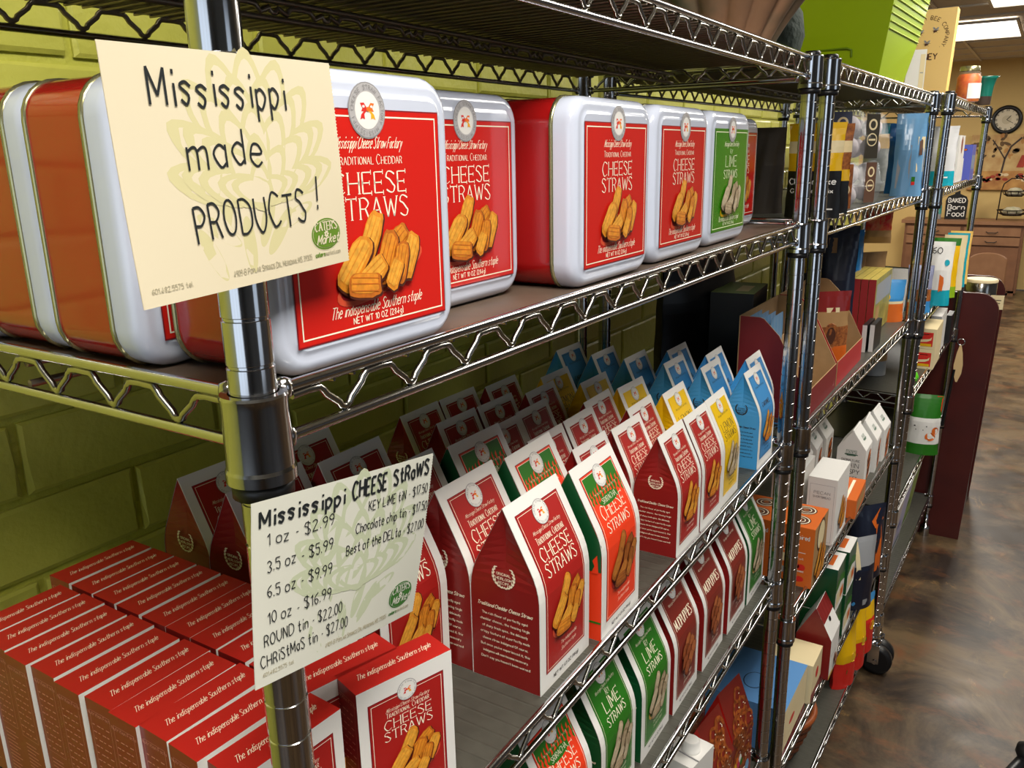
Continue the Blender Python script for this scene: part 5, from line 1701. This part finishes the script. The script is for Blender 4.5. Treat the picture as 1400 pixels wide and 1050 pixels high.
m = MB(); m.lathe([(.002, 0), (.016, .004), (.020, .018), (.014, .032), (.004, .038)], mat('bright_green_toy', (90, 200, 30), .4), 16, cap0=True)
tag(link('green_trinket', m, None, (.045, 2.66, .9636)), 'small bright green trinket below the knife boxes by the far post', 'toy')
pouch('pretzel_bag', 'green and white pretzel bag with red corner on the bare far shelf', 'pouch', .058, 3.10, .5736, .120, .06, .235, HP + .15, [(.16, GREEN), (.60, WHITE), (1, GREEN)],
      [('e', .72, .32, .16, .14, ORG, 2), ('e', .72, .32, .09, .07, WHITE, 3), ('e', .86, .42, .10, .12, ORG, 2), ('r', .2, .48, .6, .50, INK), ('r', .25, .42, .5, .435, INK), ('p', [(.8, .99), (.98, .99), (.98, .72)], OR2)], seed=60)
for i, (y_, c, h_) in enumerate(((2.70, mat('print_pale', (196, 184, 176), .5), .30), (2.98, mat('print_lilac', (180, 176, 204), .5), .27), (3.27, mat('print_green', (150, 168, 90), .5), .24))):
    t = pack('leaning_print', 'flat card print leaning on the lowest far shelf, %s' % ['nearest, pinkish grey', 'middle, lilac', 'farthest, green'][i], 'print', .012, y_, .1936, .26, .006, h_, 0, m=WHITE,
             front=[('r', .03, .03, .97, .97, c), ('r', .2, .4, .6, .5, (PINK, VIO, GREEN)[i]), ('r', .1, .06, .9, .14, GREEN)], group='leaning card prints')
    t.rotation_euler = (0, .12, RZ3)
# spatula hanging from the front rail of the far rack
t = thing('hanging_spatula', 'wooden spatula hanging from a metal ring on the far rack edge', 'spatula', (.134, 3.36, .955))
m = MB()
m.loft([[(x_ - wx, y2_, z) for x_, y2_ in ((0, -.003), (wx * 2, -.003), (wx * 2, .003), (0, .003))] for z, wx, in ((0, .003), (-.03, .010), (-.08, .016), (-.115, .014), (-.150, .003))], mat('pale_wood', (206, 176, 128), .6), smooth=False)
link('blade', m, t)
m = MB(); m.tube([(.013 * math.cos(a), 0, .013 + .013 * math.sin(a)) for a in [2 * PI * j / 20 for j in range(21)]], .0022, CHROME, 6, False); link('ring', m, t)
m = MB(); m.tube([(-.012, .0, -.10), (-.03, .0, -.34)], .006, BLACKP, 8); link('handle', m, t)

# ------------------------------------------------------------------ cherry counter
CHERRY = mat('cherry_laminate', (84, 26, 20), 0.35, coat=.2, noise=(5, .3, (58, 16, 14)))
CHERD = mat('dark_cherry_edge', (52, 24, 20), 0.4)
t = thing('cherry_counter', 'dark cherry wood counter with rounded end panels beyond the racks', 'counter', (0, 0, 0))


def end_panel(y, xr, name):
    m = MB()
    pr_ = [(-.36, 0), (xr, 0), (xr + .035, 1.02)] + [(xr + .035 - .075 + .075 * math.cos(a), 1.045 + .075 * math.sin(a)) for a in [i * PI / 12 for i in range(7)]] + [(-.36, 1.12)]
    n = len(pr_)
    m.add([(a, y, z) for a, z in pr_] + [(a, y + .022, z) for a, z in pr_], [tuple(range(n)), tuple(range(2 * n - 1, n - 1, -1))] + [(i, (i + 1) % n, n + (i + 1) % n, n + i) for i in range(n)], CHERRY)
    return link(name, m, t)


end_panel(3.66, .205, 'end_panel')
end_panel(4.22, .205, 'end_panel')
m = MB(); m.box((.19, 3.951, .50), (.02, .536, 1.00), CHERD); link('front_panel', m, t)
m = MB(); m.box((-.085, 3.951, 1.03), (.53, .536, .02), mat('counter_top_pale', (188, 160, 140), .4)); link('worktop', m, t)
m = MB(); m.box((-.35, 3.951, .55), (.02, .536, 1.1), CHERD); link('back_panel', m, t)
t = thing('steel_canister', 'round steel canister with a white lid on the cherry counter', 'canister', (.155, 3.83, 1.0405))
m = MB(); m.lathe([(.060, 0), (.062, .004), (.062, .105), (.060, .108)], CHROME_W, 32, cap0=True); link('body', m, t)
m = MB(); m.lathe([(.064, .106), (.064, .116), (.060, .119)], CREAMB, 32, cap0=True, cap1=True); link('lid', m, t)
pack('price_card', 'small cream price card standing by the steel canister', 'card', .225, 3.76, 1.0405, .05, .003, .06, HP + .1, m=CREAMB, front=[('r', .2, .62, .8, .68, INK), ('r', .25, .42, .75, .47, INK)])

# ------------------------------------------------------------------ far wall things
WOODD = mat('old_pine', (128, 88, 60), 0.5, noise=(8, .3, (104, 68, 46)))
WOODL = mat('old_pine_panel', (146, 106, 74), 0.5, noise=(8, .3, (124, 86, 58)))
t = thing('pine_dresser', 'low brown wooden dresser with two drawers and arched doors by the far wall', 'dresser', (-.45, 11.02, 0))
m = MB(); m.box((0, .22, .425), (1.26, .44, .79), WOODD); link('body', m, t)
m = MB(); m.box((0, .21, .84), (1.34, .50, .04), WOODL); link('top', m, t)
for dz in (.74, .63):
    for sx in (-.31, .31):
        m = MB(); m.box((sx, -.012, dz), (.58, .024, .095), WOODL); d_ = link('drawer', m, t)
        m = MB(); m.tube([(sx - .06, -.03, dz), (sx - .04, -.045, dz - .012), (sx + .04, -.045, dz - .012), (sx + .06, -.03, dz)], .005, BLACKP, 6); link('handle', m, d_)
for sx in (-.31, .31):
    m = MB(); m.box((sx, -.012, .31), (.58, .024, .50), WOODD); d_ = link('door', m, t)
    pr_ = [(-.20, -.20), (.20, -.20), (.20, .10)] + [(.20 * math.cos(a), .10 + .09 * math.sin(a)) for a in [i * PI / 10 for i in range(1, 10)]] + [(-.20, .10)]
    n = len(pr_)
    m = MB(); m.add([(sx + a, -.024, .31 + b_) for a, b_ in pr_] + [(sx + a * .94, -.034, .31 + b_ * .94) for a, b_ in pr_], [tuple(range(n, 2 * n))] + [(i, (i + 1) % n, n + (i + 1) % n, n + i) for i in range(n)], WOODL)
    link('arched_panel', m, d_)
    m = MB(); m.lathe([(.001, -.014), (.012, -.008), (.014, 0), (.012, .008), (.001, .014)], BLACKP, 10, (sx - math.copysign(.25, sx), -.04, .36)); link('knob', m, d_)
for sx in (-.58, .58):
    m = MB(); m.box((sx, .03, .03), (.06, .06, .06), WOODD); link('foot', m, t)
PT = [mat('canvas_' + n, c, .7, noise=(9, .25, c2)) for n, c, c2 in (('ground', (196, 150, 84), (150, 96, 54)), ('foliage', (112, 84, 50), (70, 54, 38)), ('sky', (204, 178, 124), (172, 130, 80)),
      ('wall', (206, 160, 92), (180, 130, 72)), ('red', (170, 66, 44), (140, 44, 34)), ('white', (226, 208, 172), (206, 180, 140)), ('dark', (74, 58, 50), (52, 42, 38)))]
t = thing('street_cafe_painting', 'unframed canvas painting of a cafe with a striped red and white awning', 'painting', (.30, FAR_Y - .02, 1.20))
m = MB(); m.box((0, 0, .32), (1.60, .035, .64), PT[2]); link('canvas', m, t)
F = Flat()
rng = random.Random(5)
F.rect(-.80, 0, .80, .22, PT[0], 1)
F.rect(-.10, .10, .80, .50, PT[3], 2)
for i in range(90):
    F.ell(-.80 + rng.random() * 1.1, .38 + rng.random() * .25, .015 + rng.random() * .035, .01 + rng.random() * .02, PT[(1, 1, 2, 0)[i % 4]], 3 + i % 3, rot=rng.random() * 3, n=12)
F.stroke([Vector((-.45, .18)), Vector((-.43, .36)), Vector((-.38, .50)), Vector((-.28, .60))], .02, PT[6], 6)
F.stroke([Vector((-.43, .36)), Vector((-.52, .50)), Vector((-.58, .58))], .014, PT[6], 6)
for i in range(14):
    a = -.30 + i * .075
    F.poly([(a, .26), (a + .075, .26), (a + .105, .40), (a + .04, .40)], (PT[4], PT[5])[i % 2], 7)
F.rect(-.2, .42, .75, .48, PT[6], 6)
for a in (-.12, .12, .42):
    F.rect(a, .08, a + .16, .25, PT[6], 6)
for i in range(22):
    F.ell(-.75 + rng.random() * .75, .10 + rng.random() * .08, .03, .018, PT[4] if i % 3 else PT[5], 8, n=10)
link('paint', F.mesh('paint', lambda u, v, n: (u, -.0176 - n * 4, v)), t)
t = thing('wall_clock', 'round black wall clock with pale dial above the painting', 'clock', (-.165, FAR_Y + .01, 2.005))
m = MB()
m.loft([[(r * math.cos(a), y_, r * math.sin(a)) for a in [2 * PI * j / 40 for j in range(40)]] for r, y_ in ((.160, 0), (.165, -.02), (.150, -.04), (.122, -.035), (.120, -.02))], BLACKP, True, False, False)
link('rim', m, t)
F = Flat(); F.ell(0, 0, .123, .123, mat('clock_dial', (206, 196, 172), .5), 1, n=40)
for i in range(12):
    a = i * PI / 6
    F.text(['XII', 'I', 'II', 'III', 'IV', 'V', 'VI', 'VII', 'VIII', 'IX', 'X', 'XI'][i], .097 * math.sin(a), .097 * math.cos(a), .024, INK, 3, w=.004, fit=[.03, .006, .012, .018, .02, .012, .02, .026, .032, .02, .012, .02][i], rot=-a, k=1)
F.stroke([Vector((0, 0)), Vector((.04, .045))], .008, INK, 4)
F.stroke([Vector((0, 0)), Vector((.07, -.04))], .005, INK, 4)
F.ell(0, 0, .05, .05, mat('clock_dial_centre', (188, 178, 152), .5), 2)
link('dial', F.mesh('dial', lambda u, v, n: (u, -.022 - n * 4, v)), t)
t = pack('narrow_wall_sign', 'narrow dark blue sign under the wall clock', 'sign', -.155, FAR_Y - .0, 1.705, .27, .012, .075, HP, m=NAVY, front=[('r', .45, .3, .9, .6, GREYL), ('r', .05, .2, .3, .8, BLUE)])
t = thing('cutting_board_sign', 'black paddle shaped board lettered BAKE on the dresser', 'sign', (-.56, 11.20, .8605))
pr_ = [(-.115, 0), (.115, 0), (.12, .22), (.10, .27), (.03, .30), (.022, .36), (.025, .40), (0, .42), (-.025, .40), (-.022, .36), (-.03, .30), (-.10, .27), (-.12, .22)]
n = len(pr_)
m = MB(); m.add([(a, 0, z) for a, z in pr_] + [(a, .02, z) for a, z in pr_], [tuple(range(n)), tuple(range(2 * n - 1, n - 1, -1))] + [(i, (i + 1) % n, n + (i + 1) % n, n + i) for i in range(n)], BLK); link('board', m, t)
F = Flat()
for i, (w_, s_) in enumerate((("BAKED", .05), ("Born", .055), ("Food", .065))):
    F.text(w_, 0, .20 - i * .082, s_, WHITE, 2, w=.009, fit=.18, k=2)
link('lettering', F.mesh('lettering', lambda u, v, n: (u, -n * 5 - .001, v)), t)
m = MB(); m.lathe([(.030, 0), (.032, .003), (.032, .06)], GREYP, 20, cap0=True); m.lathe([(.033, .06), (.033, .16), (.030, .17), (.030, .20)], mat('teal_can', (70, 140, 136), .4), 20, cap1=True)
tag(link('teal_can', m, None, (-.745, 11.20, .8605)), 'teal and grey can left of the black lettered board', 'can')
t = thing('tiered_wire_basket', 'two tier black wire basket stand with arched handle on the dresser', 'basket', (.03, 11.22, .8605))
WB = mat('black_wire', (40, 30, 28), .4, .5)
m = MB()
m.tube([(-.15, 0, 0), (-.14, 0, .33), (-.12, 0, .42), (-.05, 0, .48), (.05, 0, .48), (.12, 0, .42), (.14, 0, .33), (.15, 0, 0)], .007, WB, 6)
m.lathe([(.0, .48), (.025, .50), (.0, .53)], WB, 8)
link('arch', m, t)
for z_, r in ((.06, .16), (.28, .13)):
    m = MB()
    for q, (rr, zz_) in enumerate(((1, .06), (.85, .02), (.6, 0))):
        m.tube([(r * rr * math.cos(a), r * rr * math.sin(a) * .8, z_ + zz_) for a in [2 * PI * j / 24 for j in range(25)]], .006, WB, 5, False)
    for j in range(10):
        a = 2 * PI * j / 10
        m.tube([(r * math.cos(a), r * .8 * math.sin(a), z_ + .06), (r * .85 * math.cos(a), r * .68 * math.sin(a), z_ + .02), (r * .6 * math.cos(a), r * .48 * math.sin(a), z_)], .004, WB, 5)
    link('basket_tier', m, t)
    m = MB(); m.lathe([(r * .55, z_ + .01), (r * .7, z_ + .05), (r * .4, z_ + .09), (.0, z_ + .10)], mat('crumpled_napkins', (206, 196, 176), .8, noise=(18, .2, (150, 150, 110))), 14, cap0=True)
    link('tier_filling', m, t)

# black stand poking in at the lower right corner
t = thing('black_metal_stand', 'black metal stand corner poking in at the bottom right of the view', 'stand', (0, 0, 0))
m = MB()
m.tube([(.345, .845, .775), (.428, 1.045, .800)], .0085, BLACKP, 8)
m.tube([(.428, 1.045, .812), (.428, 1.045, .0)], .008, BLACKP, 10)
m.tube([(.428, 1.045, .800), (.62, 1.10, .790)], .0075, BLACKP, 8)
m.tube([(.345, .845, .775), (.345, .845, .0)], .007, BLACKP, 10)
link('frame', m, t)
m = MB(); m.lathe([(.001, .825), (.0125, .820), (.014, .808), (.010, .798)], BLACKP, 12, (.428, 1.045, 0)); link('knob', m, t)

# dark goods at the back of the middle rack
pouch('black_sack', 'large black glossy sack at the dark back of the third shelf', 'bag', -.290, 1.50, ZB, .44, .12, .36, .0, [(1, BLK)], (), seed=71)
pack('flat_pack_stack', 'flat green topped red packs stacked behind the dark red tray', 'box', -.150, 1.50, ZB, .16, .09, .215, .1, m=BLK, mats={'+z': mat('pale_green_label', (150, 168, 110), .5)}, top=[('r', .2, .2, .7, .5, CREAMB)])
